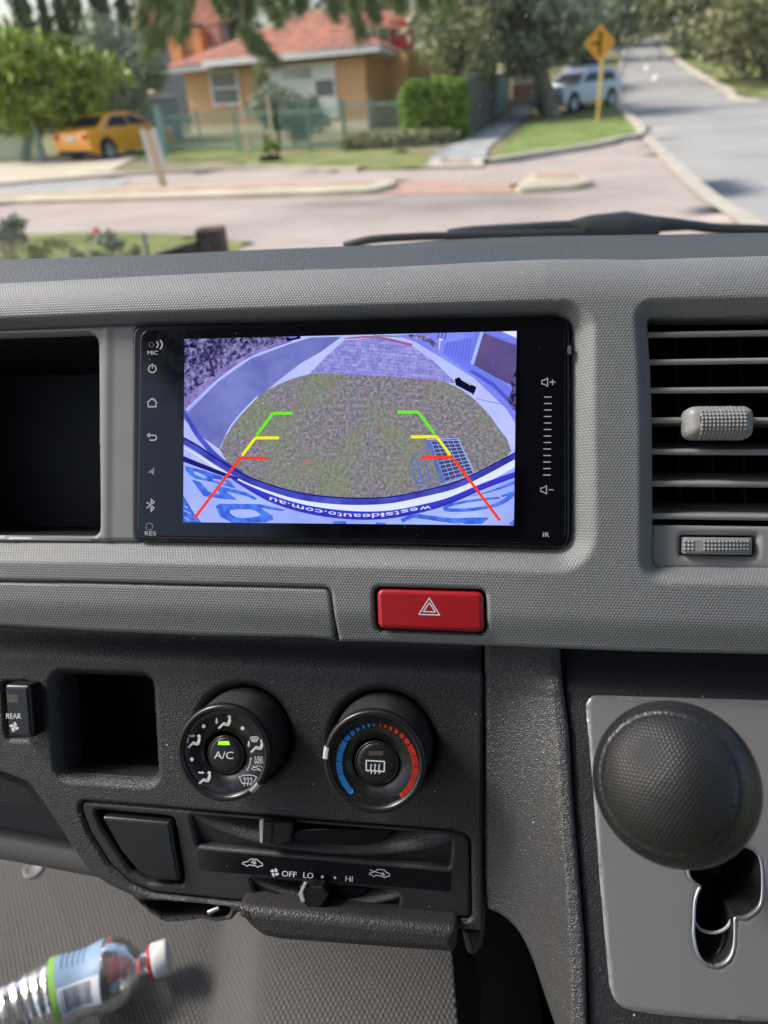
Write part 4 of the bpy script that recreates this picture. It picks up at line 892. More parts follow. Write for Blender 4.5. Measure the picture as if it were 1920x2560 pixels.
# ================================================================== CAB FLOOR, BOTTLE
FZ = 1.07
def fl(x, y, z=FZ): return G(x, y, z)
cr0, cr1 = fl(548, 2310), fl(505, 2600)
def floor_h(Pt, d):
    t = (Pt[:, 1]-cr1[1])/(cr0[1]-cr1[1]); xc = cr1[0]+(cr0[0]-cr1[0])*t
    s = Pt[:, 0]-xc; z = FZ+.045*sstep(0, .07, s)-.004*np.exp(-((s+.004)/.008)**2)
    z = z+.5*np.clip(Pt[:, 1]-.66, 0, 1)**1.5*2.5
    return z
flo = hfield('cab_floor', [(-.75, -.5), (.9, -.5), (.9, .95), (-.75, .95)], [], floor_h, .012, 'floor_rubber'); tag(flo, 'grey dimpled rubber floor mat of the cab under the dashboard', 'floor mat')
vd = thing('console_cavity', 'dark cavity below the dashboard beside the centre console, its shade painted as black sheets', 'cavity', (fl(1250, 2600)[0], fl(1250, 2600)[1], FZ))
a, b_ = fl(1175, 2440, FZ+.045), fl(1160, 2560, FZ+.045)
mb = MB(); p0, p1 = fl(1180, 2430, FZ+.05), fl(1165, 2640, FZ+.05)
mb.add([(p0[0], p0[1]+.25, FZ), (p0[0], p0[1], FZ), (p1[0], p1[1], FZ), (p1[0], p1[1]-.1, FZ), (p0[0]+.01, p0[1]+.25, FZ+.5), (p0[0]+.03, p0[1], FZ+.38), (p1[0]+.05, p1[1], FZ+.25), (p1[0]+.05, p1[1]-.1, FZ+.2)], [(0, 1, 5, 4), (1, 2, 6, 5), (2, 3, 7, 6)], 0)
mb.add([(p0[0]-.01, p0[1]+.3, FZ+.052), (p1[0]-.01, p1[1]-.12, FZ+.052), (p1[0]+.5, p1[1]-.12, FZ+.06), (p0[0]+.5, p0[1]+.3, FZ+.06)], [(0, 1, 2, 3)]); mb.add([(p0[0], p0[1]+.25, FZ), (p0[0]+.6, p0[1]+.25, FZ), (p0[0]+.6, p0[1]+.25, FZ+.5), (p0[0], p0[1]+.25, FZ+.5)], [(0, 1, 2, 3)]); mb.build('cavity_shade_sheets', 'cavity_shade_black', vd)  # black sheets over side and mat stand in for the cavity's deep shade
pg = thing('floor_plug', 'small round grey rubber plug in the floor mat under the dash ledge', 'plug', tuple(fl(84, 2172)))
mb = MB(); pgp = fl(84, 2172, FZ+.001); mb.lathe([(.0135, FZ-.002), (.0135, FZ+.001), (.0105, FZ+.003), (.0095, FZ+.0022), (.0001, FZ+.0024)], pgp[0], pgp[1], 0, 32); mb.build('plug', 'ledge_grey', pg)
# crumpled plastic bottle: centreline on the mat, towards the cap
b = pm('bottle_plastic', (.75, .78, .8), .12, spec=.6); t_ = b.t
trn = b.n('ShaderNodeBsdfTransparent'); trn.inputs[0].default_value = (.93, .94, .95, 1); gls = b.n('ShaderNodeBsdfGlossy'); gls.inputs['Roughness'].default_value = .2
fr = b.n('ShaderNodeLayerWeight'); fr.inputs[0].default_value = .42; nrm = b.bump(b.noise(60, 2), .6, .004); b.put(gls.inputs['Normal'], nrm); b.put(fr.inputs['Normal'], nrm)
mx = b.n('ShaderNodeMixShader'); b.put(mx.inputs[0], b.math('MULTIPLY_ADD', fr.outputs['Fresnel'], .75, .09)); t_.links.new(trn.outputs[0], mx.inputs[1]); t_.links.new(gls.outputs[0], mx.inputs[2]); t_.links.new(mx.outputs[0], t_.nodes['Material Output'].inputs[0]); t_.nodes.remove(b.b)
pm('cap_white', (.72, .72, .71), .4); pm('reflected_red', (.45, .12, .13), .4, alpha=.45); pm('cap_red', (.65, .02, .025), .35); pm('label_blue', (.27, .40, .58), .45, alpha=.9); pm('label_green', (.25, .50, .08), .45); pm('label_white', (.7, .72, .76), .45); pm('label_ink', (.02, .05, .14), .5)
bz = FZ+.033
C0 = [fl(-130, 2640, bz-.004), fl(10, 2562, bz), fl(105, 2506, bz), fl(200, 2462, bz), fl(285, 2434, bz), fl(345, 2416, bz), fl(380, 2404, bz)]
cl = np.array(crv(C0, 10)); ds = np.concatenate([[0], np.cumsum(np.linalg.norm(np.diff(cl, axis=0), axis=1))]); LT = ds[-1]
capd = cl[-1]-cl[-5]; capd /= np.linalg.norm(capd)
bot = thing('water_bottle', 'crumpled clear plastic water bottle with white cap and blue label lying on the floor mat', 'bottle', (cl[20][0], cl[20][1], FZ))
def brad(s):
    q = LT-s
    if q < .010: r = .0125
    elif q < .044: r = .0125+(0.035-.0125)*math.sin((q-.010)/.034*math.pi/2)**.8
    else: r = 0.035+.00055*math.sin(q*2*math.pi/.0105+.8*math.sin(q*60))*(1 if q > .096 else 0)
    if q > .02: r *= 1+.05*math.sin(s*70+1)+.03*math.sin(s*133)
    return r
def bframe(s):
    p = np.array([np.interp(s, ds, cl[:, k_]) for k_ in range(3)]); p2 = np.array([np.interp(min(s+.004, LT), ds, cl[:, k_]) for k_ in range(3)]); p1 = np.array([np.interp(max(s-.004, 0), ds, cl[:, k_]) for k_ in range(3)])
    t = p2-p1; t /= np.linalg.norm(t); sd_ = np.cross(t, [0, 0, 1]); sd_ /= np.linalg.norm(sd_); return p, t, sd_, np.cross(sd_, t)
def bpt(s, a, off=0.):
    p, t, x_, z_ = bframe(s); r = brad(s)*(1+.05*math.cos(2*a+s*40)*(1 if LT-s > .02 else 0))+off; q = p+x_*r*math.cos(a)+z_*r*math.sin(a)*.95; return tuple(q)
mb = MB(); ss = np.linspace(0, LT, 150); sg = 40
vs = [bpt(s, 2*math.pi*k_/sg) for s in ss for k_ in range(sg)]
mb.add(vs, [(i*sg+k_, i*sg+(k_+1) % sg, (i+1)*sg+(k_+1) % sg, (i+1)*sg+k_) for i in range(len(ss)-1) for k_ in range(sg)], 0, True); mb.build('bottle_body', 'bottle_plastic', bot)
def patch(name, s0, s1, a0, a1, mat, off=.0005, parent=bot, k1_=10, k2_=18):
    mb = MB(); S1 = np.linspace(s0, s1, k1_); A1 = np.linspace(math.radians(a0), math.radians(a1), k2_); vs = [bpt(s, a, off) for s in S1 for a in A1]
    mb.add(vs, [(i*k2_+j, i*k2_+j+1, (i+1)*k2_+j+1, (i+1)*k2_+j) for i in range(k1_-1) for j in range(k2_-1)], 0, True); return mb.build(name, mat, parent)
q0 = LT-.046; q1 = LT-.090
lb = patch('label', q1, q0, 20, 200, 'label_blue'); patch('label_stripe', q1-.006, q1, 20, 200, 'label_green', .0005)
patch('bar_code', q1+.001, q0-.001, 22, 66, 'label_white', .0008, lb)
mb = MB()
for k_ in range(11):
    s0 = q1+.004+k_*.003; w = random.choice([.0007, .0012, .0016]); S1 = [s0, s0+w]; A1 = np.radians(np.linspace(28, 62, 8)); vs = [bpt(s, a, .0011) for s in S1 for a in A1]
    mb.add(vs, [(j, j+1, 8+j+1, 8+j) for j in range(7)], 0, True)
mb.build('bar_code_lines', 'label_ink', lb)
mb = MB()
for k_ in range(5):
    s0 = q1+.006+k_*.005; S1 = [s0, s0+.0009]; A1 = np.radians(np.linspace(95, 165-8*(k_ % 3), 10)); vs = [bpt(s, a, .0008) for s in S1 for a in A1]; mb.add(vs, [(j, j+1, 10+j+1, 10+j) for j in range(9)], 0, True)
mb.build('label_lines', 'label_ink', lb)
patch('red_reflection', LT-.038, LT-.016, 48, 88, 'reflected_red', .0004); patch('red_reflection', LT-.042, LT-.036, 120, 150, 'reflected_red', .0004)  # cap ring's red reflection, painted as tinted patches on the shoulder
def axl(prof, mat, name):
    p, t, x_, z_ = bframe(LT); mb = MB(); sg = 36; vs = []
    for r, s in prof: vs += [tuple(p+t*s+x_*r*math.cos(2*math.pi*k_/sg)+z_*r*math.sin(2*math.pi*k_/sg)) for k_ in range(sg)]
    mb.add(vs, [(i*sg+k_, i*sg+(k_+1) % sg, (i+1)*sg+(k_+1) % sg, (i+1)*sg+k_) for i in range(len(prof)-1) for k_ in range(sg)], 0, True); return mb.build(name, mat, bot)
axl([(.0130, -.003), (.0158, -.0025), (.0160, 0.0), (.013, .0005)], 'cap_red', 'tamper_ring'); axl([(.0125, .001), (.0168, .0014), (.0172, .003), (.0170, .016), (.0160, .018), (.0001, .0184)], 'cap_white', 'cap')
# ================================================================== OUTSIDE: materials
def two(name, c1, c2, scale, rough=.8, detail=4, bumps=0, lo=.35, hi=.65, spec=.3):
    b = pm(name, (), rough, spec=spec); b.put(b.b.inputs['Base Color'], b.ramp(b.noise(scale, detail, .6), [(lo, c1), (hi, c2)]))
    if bumps: b.put(b.b.inputs['Normal'], b.bump(b.noise(scale*6, 3), bumps, .02))
    return b
two('dry_ground', (.13, .15, .05), (.30, .24, .15), .8, 1, 6)
two('pink_road', (.37, .305, .265), (.45, .38, .335), .6, .85, 5, .2)
two('asphalt', (.275, .265, .245), (.39, .375, .35), .25, .8, 8, .2)
two('concrete', (.42, .38, .31), (.52, .47, .38), 1.5, .85, 5); two('sandy_concrete', (.46, .40, .29), (.58, .52, .39), 1.2, .85, 5)
two('orange_paving', (.40, .26, .19), (.48, .33, .25), 2.5, .85, 4); two('grey_concrete', (.30, .31, .30), (.37, .37, .35), 1.5, .85, 4)
two('grass_bright', (.11, .17, .04), (.25, .30, .09), 1.3, 1, 6, .5); two('grass_olive', (.12, .16, .04), (.26, .26, .10), .9, 1, 6, .5)
two('mulch', (.10, .075, .05), (.24, .19, .13), 2, 1, 5)
def leafm(name, c1, c2, scale=.9):
    b = pm(name, (), .55, spec=.3); g = b.n('ShaderNodeNewGeometry'); r = b.ramp(g.outputs['Random Per Island'], [(0, c1), (1, c2)])
    b.put(b.b.inputs['Base Color'], b.mix(b.ramp(b.noise(scale, 2), [(.3, (0, 0, 0)), (.7, (1, 1, 1))]), r, b.mix(.5, r, tuple(x*1.5 for x in c2)))); return b
leafm('leaf_lime', (.15, .22, .03), (.31, .39, .07)); leafm('leaf_grey', (.19, .235, .15), (.34, .39, .26)); leafm('leaf_cypress', (.08, .125, .06), (.18, .23, .12))
leafm('leaf_oak', (.18, .215, .14), (.33, .37, .25)); leafm('leaf_olive', (.17, .19, .09), (.30, .30, .15)); leafm('leaf_hedge', (.10, .18, .025), (.23, .34, .05)); leafm('leaf_pine', (.07, .11, .035), (.16, .21, .07)); leafm('leaf_far', (.22, .25, .17), (.36, .37, .28), .2); leafm('leaf_brown', (.14, .11, .07), (.24, .19, .12))
two('bark', (.20, .16, .13), (.36, .30, .24), 3, .95, 5, .6); two('dark_timber', (.05, .035, .028), (.13, .10, .08), 5, .9, 5)
def tiles(name, c1, c2):
    b = pm(name, (), .8, spec=.3); br = b.n('ShaderNodeTexBrick'); mp = b.n('ShaderNodeMapping'); b.put(mp.inputs[0], b.co()); mp.inputs['Scale'].default_value = (1, 1.0, 1)
    sx = b.n('ShaderNodeSeparateXYZ'); b.put(sx.inputs[0], b.co()); cb_ = b.n('ShaderNodeCombineXYZ'); b.put(cb_.inputs[0], sx.outputs[0]); b.put(cb_.inputs[1], b.math('MULTIPLY', sx.outputs[2], 2.2))
    b.put(br.inputs['Vector'], cb_.outputs[0]); br.inputs['Scale'].default_value = 1.6; br.inputs['Mortar Size'].default_value = .03; br.inputs[1].default_value = tuple(c1)+(1,); br.inputs[2].default_value = tuple(c2)+(1,); br.inputs[3].default_value = (.08, .05, .05, 1); br.inputs['Bias'].default_value = 0
    b.put(b.b.inputs['Base Color'], b.mix(b.ramp(b.noise(2.2, 5, .8), [(.42, (0, 0, 0)), (.58, (.8,)*3)]), br.outputs[0], (.50, .18, .09))); return b
tiles('roof_tiles', (.31, .12, .09), (.13, .09, .09)); tiles('roof_tiles_dark', (.26, .09, .08), (.34, .13, .11))
b = pm('brick_tan', (), .85, spec=.2); br = b.n('ShaderNodeTexBrick'); sx = b.n('ShaderNodeSeparateXYZ'); b.put(sx.inputs[0], b.co()); cb_ = b.n('ShaderNodeCombineXYZ'); b.put(cb_.inputs[0], b.math('ADD', sx.outputs[0], sx.outputs[1])); b.put(cb_.inputs[1], sx.outputs[2]); b.put(br.inputs['Vector'], cb_.outputs[0])
br.inputs['Scale'].default_value = 4.2; br.inputs['Mortar Size'].default_value = .015
for i, c in ((1, (.52, .30, .14)), (2, (.58, .35, .17)), (3, (.55, .42, .28))): br.inputs[i].default_value = c+(1,)
b.put(b.b.inputs['Base Color'], br.outputs[0])
two('brick_brown', (.22, .12, .07), (.28, .16, .10), 2); pm('trim_white', (.74, .74, .72), .5); pm('pane_dark', (.17, .19, .19), .15); pm('curtain', (.62, .66, .62), .8); pm('terracotta', (.62, .25, .09), .7); pm('brick_pink', (.42, .22, .17), .85); pm('metal_red', (.45, .05, .05), .5)
pm('fence_green', (.26, .40, .33), .5); pm('sheet_green', (.16, .24, .20), .5); two('sheet_timber', (.10, .095, .08), (.17, .16, .13), 2); pm('sheet_pale', (.50, .66, .55), .5)
pm('wall_grey', (.33, .34, .36), .85); pm('wall_cream', (.72, .66, .48), .8); pm('post_timber', (.66, .50, .32), .8); pm('post_white', (.68, .67, .63), .6)
pm('sign_yellow', (.80, .36, .015), .4); pm('post_yellow', (.72, .50, .10), .5); pm('sign_black', (.02, .02, .02), .4); pm('pole_grey', (.32, .33, .34), .5)
b = pm('car_yellow', (.95, .40, .025), .25, coat=1.); b = pm('car_silver', (.48, .55, .60), .28, metal=.2, coat=.8); b = pm('car_white', (.74, .75, .76), .28, coat=.8); pm('car_darkblue', (.05, .07, .10), .3, coat=.5)
pm('car_glass', (.03, .04, .045), .08, spec=.7); pm('tyre', (.02, .02, .02), .8); pm('wheel_rim', (.45, .46, .48), .35, metal=.7); pm('lamp_red', (.55, .02, .02), .25, coat=.5); pm('lamp_clear', (.8, .8, .82), .15); pm('plate_white', (.75, .74, .70), .5); pm('tent_green', (.36, .70, .20), .7)
pm('wiper_black', (.022, .023, .025), .45); pm('petal_red', (.65, .03, .03), .6); pm('line_white', (.75, .75, .72), .7); pm('speck', (.75, .76, .74), .8)
# ================================================================== OUTSIDE: ground
I4 = Matrix.Identity(4)
def terr(off): return lambda Pt, d: T(Pt[:, 0], Pt[:, 1])+off
def GP(pts): return [tuple(G(x, y)[:2]) for x, y in pts]
def sheet(name, pts, off, mat, step=.5, world=False, **kw):
    o = hfield(name, pts if world else GP(pts), [], terr(off), step, mat, **kw); return tag(o, None, None, kind='structure')
sheet('ground', [(-90, -6), (120, -6), (120, 190), (-90, 190)], 0, 'dry_ground', 1.0, True)
FARE = [(0, 467), (320, 442), (620, 427), (900, 430), (1040, 428), (1215, 415), (1365, 392), (1470, 375), (1539, 358), (1602, 331)]
fe = GP(FARE); STRIP = [(1605, 334), (1683, 417), (1764, 492), (1851, 550), (1960, 625)]
sheet('paved_road', [(-40, fe[0][1]+3)]+fe+GP(STRIP)+[(8, 2), (-40, 2)], .02, 'pink_road', .5, True)
AL = [(1602, 331), (1539, 252), (1548, 180), (1565, 125), (1608, 96)]; AR = [(1662, 96), (1664, 118), (1690, 150), (1732, 180), (1816, 226), (1900, 256)]
al, ar = GP(AL), GP(AR)
sheet('asphalt_road', al+ar+[(26, ar[-1][1]-2), (30, 12), (24, 2), (8, 2)]+GP(STRIP)[::-1], .035, 'asphalt', .8, True)
def ribbon(name, pts, w, off, mat, world=True, h=0):
    mbr = MB(); pts = [np.array(p) for p in crv(pts, 6)]; vs = []
    for i, p in enumerate(pts):
        t = pts[min(i+1, len(pts)-1)]-pts[max(i-1, 0)]; t /= np.linalg.norm(t); nn = np.array([-t[1], t[0]])*w/2
        for q, dz in (((p+nn), 0), ((p+nn*.9), h), ((p-nn*.9), h), ((p-nn), 0)) if h else (((p+nn), 0), ((p-nn), 0)): vs.append((q[0], q[1], float(T(q[0], q[1]))+off+dz-(.05 if h and dz == 0 else 0)))
    k_ = 4 if h else 2; mbr.add(vs, [(i*k_+j, i*k_+j+1, (i+1)*k_+j+1, (i+1)*k_+j) for i in range(len(pts)-1) for j in range(k_-1)], 0); o = mbr.build(name, mat); return tag(o, None, None, kind='structure')
ribbon('concrete_strip', GP(STRIP), .30, .055, 'concrete')
ribbon('kerb', fe[:3]+[GP([(900, 430)])[0]], .22, .02, 'concrete', h=.08)
ribbon('kerb', fe[5:]+al[1:4], .28, .02, 'concrete', h=.13)
ribbon('kerb', ar[1:]+[(ar[-1][0]+9, ar[-1][1]-.5)], .35, .02, 'concrete', h=.13)
sheet('driveway', [(-300, 440), (0, 407), (110, 398), (372, 378), (300, 418), (272, 430), (332, 436), (320, 441), (0, 466), (-300, 492)], .03, 'sandy_concrete', .5)
sheet('side_street', [(-300, 494), (0, 470), (330, 452), (300, 470), (30, 500), (-300, 530)], .035, 'grey_concrete', .5)
sheet('verge_lawn', [(560, 400), (700, 388), (860, 372), (1000, 372), (1060, 395), (1090, 402), (1060, 424), (900, 424), (640, 420)], .02, 'grass_olive', .4)
sheet('verge_lawn', [(330, 372), (620, 360), (700, 372), (690, 392), (480, 402), (330, 402), (290, 398)], .025, 'grass_olive', .4)
sheet('corner_lawn', [(1222, 408), (1262, 368), (1301, 326), (1325, 296), (1420, 292), (1535, 262), (1600, 330), (1539, 354), (1470, 371), (1365, 387), (1260, 407)], .05, 'grass_bright', .4)
sheet('hill_lawn', [(1700, 110), (1664, 116), (1692, 148), (1734, 178), (1818, 224), (1902, 254), (2300, 270), (2300, 150)], .05, 'grass_olive', 1.)
sheet('footpath', [(1282, 268), (1322, 268), (1325, 284), (1222, 372), (1209, 418), (1058, 424), (1093, 376), (1157, 356), (1230, 312)], .04, 'grey_concrete', .4)
sheet('footpath_apron', [(1060, 425), (1100, 400), (1216, 402), (1209, 422)], .06, 'concrete', .25)
sheet('tactile_patch', [(1098, 413), (1108, 406), (1178, 407), (1172, 415)], .075, 'orange_paving', .2)
sheet('verge_strip', [(1100, 400), (1160, 352), (1240, 300), (1262, 268), (1282, 268), (1232, 308), (1160, 356), (1100, 392)], .03, 'grass_olive', .4)
sheet('paving_band', [(-200, 500), (40, 478), (400, 463), (960, 452), (1290, 462), (1335, 470), (1320, 487), (985, 492), (960, 488), (40, 505), (-200, 530)], .03, 'orange_paving', .4)
# traffic islands
def island(outer, inner, label, base):
    it = thing('traffic_island', label, 'island', (*G(*base)[:2], 0)); o_ = GP(outer); i_ = GP(inner)
    mbi = MB(); mbi.prism([(p[0], p[1]) for p in rpoly(o_, .5)], (0, .12), 0, bevel=.04); mbi.build('kerb', 'sandy_concrete', it)
    mbi = MB(); mbi.prism(i_, (.08, .132), 0); mbi.build('paving', 'orange_paving', it); return it
island([(-150, 530), (35, 515), (400, 505), (940, 490), (998, 470), (975, 462), (560, 474), (100, 492), (-150, 500)], [(-100, 505), (100, 497), (560, 480), (940, 469), (930, 476), (560, 488), (60, 503), (-100, 512)], 'long low kerbed traffic island with sandy edge crossing the pink road', (500, 490))
island([(1285, 485), (1300, 488), (1440, 480), (1486, 468), (1440, 447), (1335, 442)], [(1335, 452), (1345, 447), (1435, 451), (1448, 461), (1340, 462)], 'small wedge shaped traffic island with orange brick infill', (1390, 475))
for i, (y, x) in enumerate(((150, 1622), (195, 1640))):
    pass
mbl = MB()
for (xa, ya), (xb, yb) in (((1612, 178), (1618, 166)), ((1632, 205), (1640, 190)), ((1604, 150), (1609, 144))):
    a, b_ = G(xa, ya), G(xb, yb); w = .12
    mbl.add([(a[0]-w, a[1], T(a[0], a[1])+.06), (a[0]+w, a[1], T(a[0], a[1])+.06), (b_[0]+w, b_[1], T(b_[0], b_[1])+.07), (b_[0]-w, b_[1], T(b_[0], b_[1])+.07)], [(0, 1, 2, 3)])
tag(mbl.build('lane_marking', 'line_white'), None, None, kind='structure')
# ================================================================== OUTSIDE: plants
def leaves(cen, rad, n, size, clumps=26, hollow=.55, seed=1, flat=.75):
    r = np.random.default_rng(seed); cen = np.array(cen, float); rad = np.array(rad, float)
    d = r.normal(size=(clumps, 3)); d /= np.linalg.norm(d, axis=1)[:, None]; cc_ = cen+d*rad*(hollow+(1-hollow)*r.random((clumps, 1)))*.82
    cr = .22+.2*r.random(clumps); k = r.integers(0, clumps, n); g = r.normal(size=(n, 3)); g /= np.linalg.norm(g, axis=1)[:, None]
    p = cc_[k]+g*(cr[k][:, None]*rad)*(r.random((n, 1))**.45)
    a = r.normal(size=(n, 3)); a /= np.linalg.norm(a, axis=1)[:, None]; b2 = np.cross(a, r.normal(size=(n, 3))); b2 /= np.linalg.norm(b2, axis=1)[:, None]
    s_ = size*(.6+.8*r.random((n, 1))); v = np.stack([p-a*s_, p-b2*s_*flat*.5, p+a*s_, p+b2*s_*flat*.5], 1).reshape(-1, 3)
    return v.tolist(), [(4*i, 4*i+1, 4*i+2, 4*i+3) for i in range(n)]
def mesh_from(name, vs, fs, mat, parent=None):
    mb_ = MB(); mb_.add(vs, fs); return mb_.build(name, mat, parent)
def tree(name, label, base, crown, rad, n, size, mat, trunk=(.25, .12), clumps=26, seed=1, group=None, cat='tree', limbs=5, hollow=.55):
    base = np.array(base, float); t = thing(name, label, cat, base, None, group); mb_ = MB(); crown = np.array(crown, float)
    if trunk:
        mid = base+(crown-base)*.5+np.array([.08, 0, 0]); mb_.tube(crv([base-[0, 0, .1], base+(mid-base)*.3, mid, crown], 4), list(np.linspace(trunk[0], trunk[1], 13)), 0, 10)
        r = np.random.default_rng(seed+50)
        for i in range(limbs):
            d = r.normal(size=3); d[2] = abs(d[2]); d /= np.linalg.norm(d); s0 = base+(crown-base)*r.uniform(.45, .9); mb_.tube([s0, s0+d*np.array(rad)*.4, s0+d*np.array(rad)*.75+[0, 0, .1]], [trunk[1]*.7, trunk[1]*.4, .02], 0, 6)
        mb_.build('trunk', 'bark', t)
    vs, fs = leaves(crown, rad, n, size, clumps, hollow, seed); mesh_from('crown', vs, fs, mat, t); return t
def onT(x, Y, px_y=None):   # ground point at column x and world depth Y
    p = WY(x, 400, Y); return np.array([p[0], Y, float(T(p[0], Y))])
tree('lime_tree', 'bright yellow green rounded tree beside the yellow car at the left', onT(60, 31), WY(85, 205, 31), (3.1, 2.4, 1.85), 9000, .19, 'leaf_lime', (.2, .1), 60, 2)
tree('grey_green_tree', 'grey green bushy tree behind the yellow car', onT(300, 37), WY(295, 175, 37), (2.3, 2.0, 2.1), 4600, .17, 'leaf_grey', (.2, .1), 30, 3)
tree('low_shrub', 'dark shaded shrub under the lime green tree by the fence', onT(70, 33), WY(40, 290, 33), (2.2, 1., .8), 2200, .14, 'leaf_oak', None, 20, 33, cat='shrub')
for i, (x, Y, r) in enumerate(((68, 52, .62), (152, 50, .62), (200, 51, .5), (238, 53, .55), (278, 50, .6), (330, 52, .62), (12, 60, .3), (385, 54, .62))):
    b0 = onT(x, Y); tree('cypress', ['leftmost tall dark cypress against the pale sky', 'second tall cypress, behind the lime green tree', 'third cypress from the left in the dense row', 'slim cypress in the middle of the dense row', 'fifth cypress of the row behind the grey green tree', 'cypress beside the red roof of the far house', 'cypress cut off by the left edge of the windscreen', 'last cypress of the row, beside the chimney pots'][i], b0, b0+np.array([0, 0, 5.2]), (r, r, 5.6), 2600, .22, 'leaf_cypress', (.15, .08), 40, 10+i, 'row of tall cypresses behind the shrubs', hollow=.2)
def hedge(name, label, c_, half, n, mat, size, seed, rot=0, bevel=.85):
    r = np.random.default_rng(seed); t = thing(name, label, 'hedge', (c_[0], c_[1], c_[2]-half[2])); p = r.uniform(-1, 1, (n, 3)); ax_ = r.integers(0, 3, n); sgn = np.where(r.random(n) > .5, 1, -1); p[np.arange(n), ax_] = sgn*r.uniform(.82, 1.03, n)
    p = p/np.maximum(1, (np.abs(p)**5).sum(1)**.2)[:, None]*1.08; p += .05*np.sin(p[:, ::-1]*7)
    p = p*half; c, s = math.cos(rot), math.sin(rot); p = np.column_stack([p[:, 0]*c-p[:, 1]*s, p[:, 0]*s+p[:, 1]*c, p[:, 2]])+np.array(c_)
    a = r.normal(size=(n, 3)); a /= np.linalg.norm(a, axis=1)[:, None]; b2 = np.cross(a, r.normal(size=(n, 3))); b2 /= np.linalg.norm(b2, axis=1)[:, None]; s_ = size*(.6+.8*r.random((n, 1)))
    v = np.stack([p-a*s_, p-b2*s_*.5, p+a*s_, p+b2*s_*.5], 1).reshape(-1, 3).tolist(); mesh_from('foliage', v, [(4*i, 4*i+1, 4*i+2, 4*i+3) for i in range(n)], mat, t)
    m_ = MB(); m_.box((c_[0]-half[0]*.6, c_[1]-half[1]*.6, c_[2]-half[2]), (c_[0]+half[0]*.6, c_[1]+half[1]*.6, c_[2]+half[2]*.4)); m_.build('branches', 'bark', t); return t
hc = WY(1080, 285, 27); hedge('clipped_hedge', 'square clipped green hedge between the tan house and the green fence', (hc[0]+.1, 27.2, .86), (1.0, .9, .86), 11000, 'leaf_hedge', .085, 5)
hedge('low_hedge', 'low ragged green planting at the foot of the clipped hedge', (WY(1000, 380, 25.5)[0], 25.8, .2), (1.7, .6, .2), 3500, 'leaf_olive', .07, 6)
tree('front_shrub', 'soft grey green shrub behind the fence in front of the house windows', onT(740, 29.5), WY(740, 275, 29.0)+[0, 0, .05], (1.75, 1.0, 1.0), 7000, .09, 'leaf_grey', (.06, .03), 24, 7, cat='shrub')
tree('slim_tree', 'thin young tree standing before the tan house wall', onT(660, 28.6), WY(655, 190, 28.6), (.35, .35, .6), 350, .08, 'leaf_olive', (.03, .015), 10, 8, limbs=2)
tr = onT(1375, 35.5); tree('verge_tree', 'large spreading dark green tree on the corner lawn, trunk before the parked cars', tr, WY(1300, 38, 35.5), (4.9, 3.4, 2.25), 15000, .2, 'leaf_oak', (.42, .26), 70, 9, limbs=9)
tree('garden_tree', 'olive green tree rising behind the clipped hedge beside the red roof', onT(1160, 33), WY(1150, 105, 33), (1.8, 1.6, 2.2), 4800, .14, 'leaf_olive', (.12, .06), 34, 12)
tree('garden_shrub', 'leafy shrub between the hedge and the corrugated fence', onT(1180, 32), WY(1150, 180, 32), (1.1, 1, 1.1), 1800, .12, 'leaf_olive', None, 18, 13, cat='shrub')
for i, (x, y, Y, rx, rz, m, lab) in enumerate(((1800, 20, 60, 3.6, 3.6, 'leaf_oak', 'gum tree on the hill verge right of the road'), (1880, 60, 46, 2.4, 2.8, 'leaf_brown', 'brownish tree nearest the right edge on the hill lawn'), (1910, 20, 44, 3.5, 3.0, 'leaf_olive', 'olive tree crown at the top right corner'), (1830, 0, 85, 6, 6, 'leaf_far', 'pale tree beside the crest of the road'), (1555, 25, 100, 4.5, 5, 'leaf_oak', 'dark tree left of the road crest'), (1650, 20, 140, 10, 4.5, 'leaf_far', 'far tree closing the view behind the crest'), (1520, 60, 75, 5, 5, 'leaf_oak', 'tree behind the parked cars near the road bend'))):
    b0 = onT(x, Y); c0 = WY(x, y, Y); c0[2] = max(c0[2], b0[2]+rz*.9); tree('hill_tree', lab, b0, c0, (rx, rx*.8, rz), 5200, .30 if Y > 70 else .2, m, (.3, .15), 40, 60+i, 'trees beside the hill road')
tree('hill_shrub', 'yellow green shrub at the foot of the trees on the hill lawn', onT(1765, 80), WY(1765, 100, 80)+[0, 0, -.3], (1.6, 1.2, 1.2), 1200, .2, 'leaf_olive', None, 14, 80, cat='shrub')
def wood(name, x0, x1, Y, h, n, mat, seed, label):
    r = np.random.default_rng(seed); vs = []; fs = []
    for i in range(int((x1-x0)/5)):
        cx = x0+i*5+r.uniform(-1, 1); hh = h*r.uniform(.7, 1.1); v, f = leaves((cx, Y+r.uniform(-3, 3), float(T(cx, Y))+hh*.5), (4, 3, hh*.55), n, .42, 16, .4, seed*31+i); o = len(vs); vs += v; fs += [tuple(o+k for k in q) for q in f]
    o = mesh_from(name, vs, fs, mat); tag(o, label, 'woodland', kind='stuff')
wood('far_woodland', -60, -16, 72, 5.0, 900, 'leaf_far', 3, 'distant mass of trees behind the cypresses'); wood('far_woodland', -14, 34, 62, 11, 1300, 'leaf_olive', 4, 'green mass of trees behind the tan house'); wood('far_woodland', 25, 110, 165, 9, 700, 'leaf_far', 5, 'hazy woodland beyond the crest of the hill road')
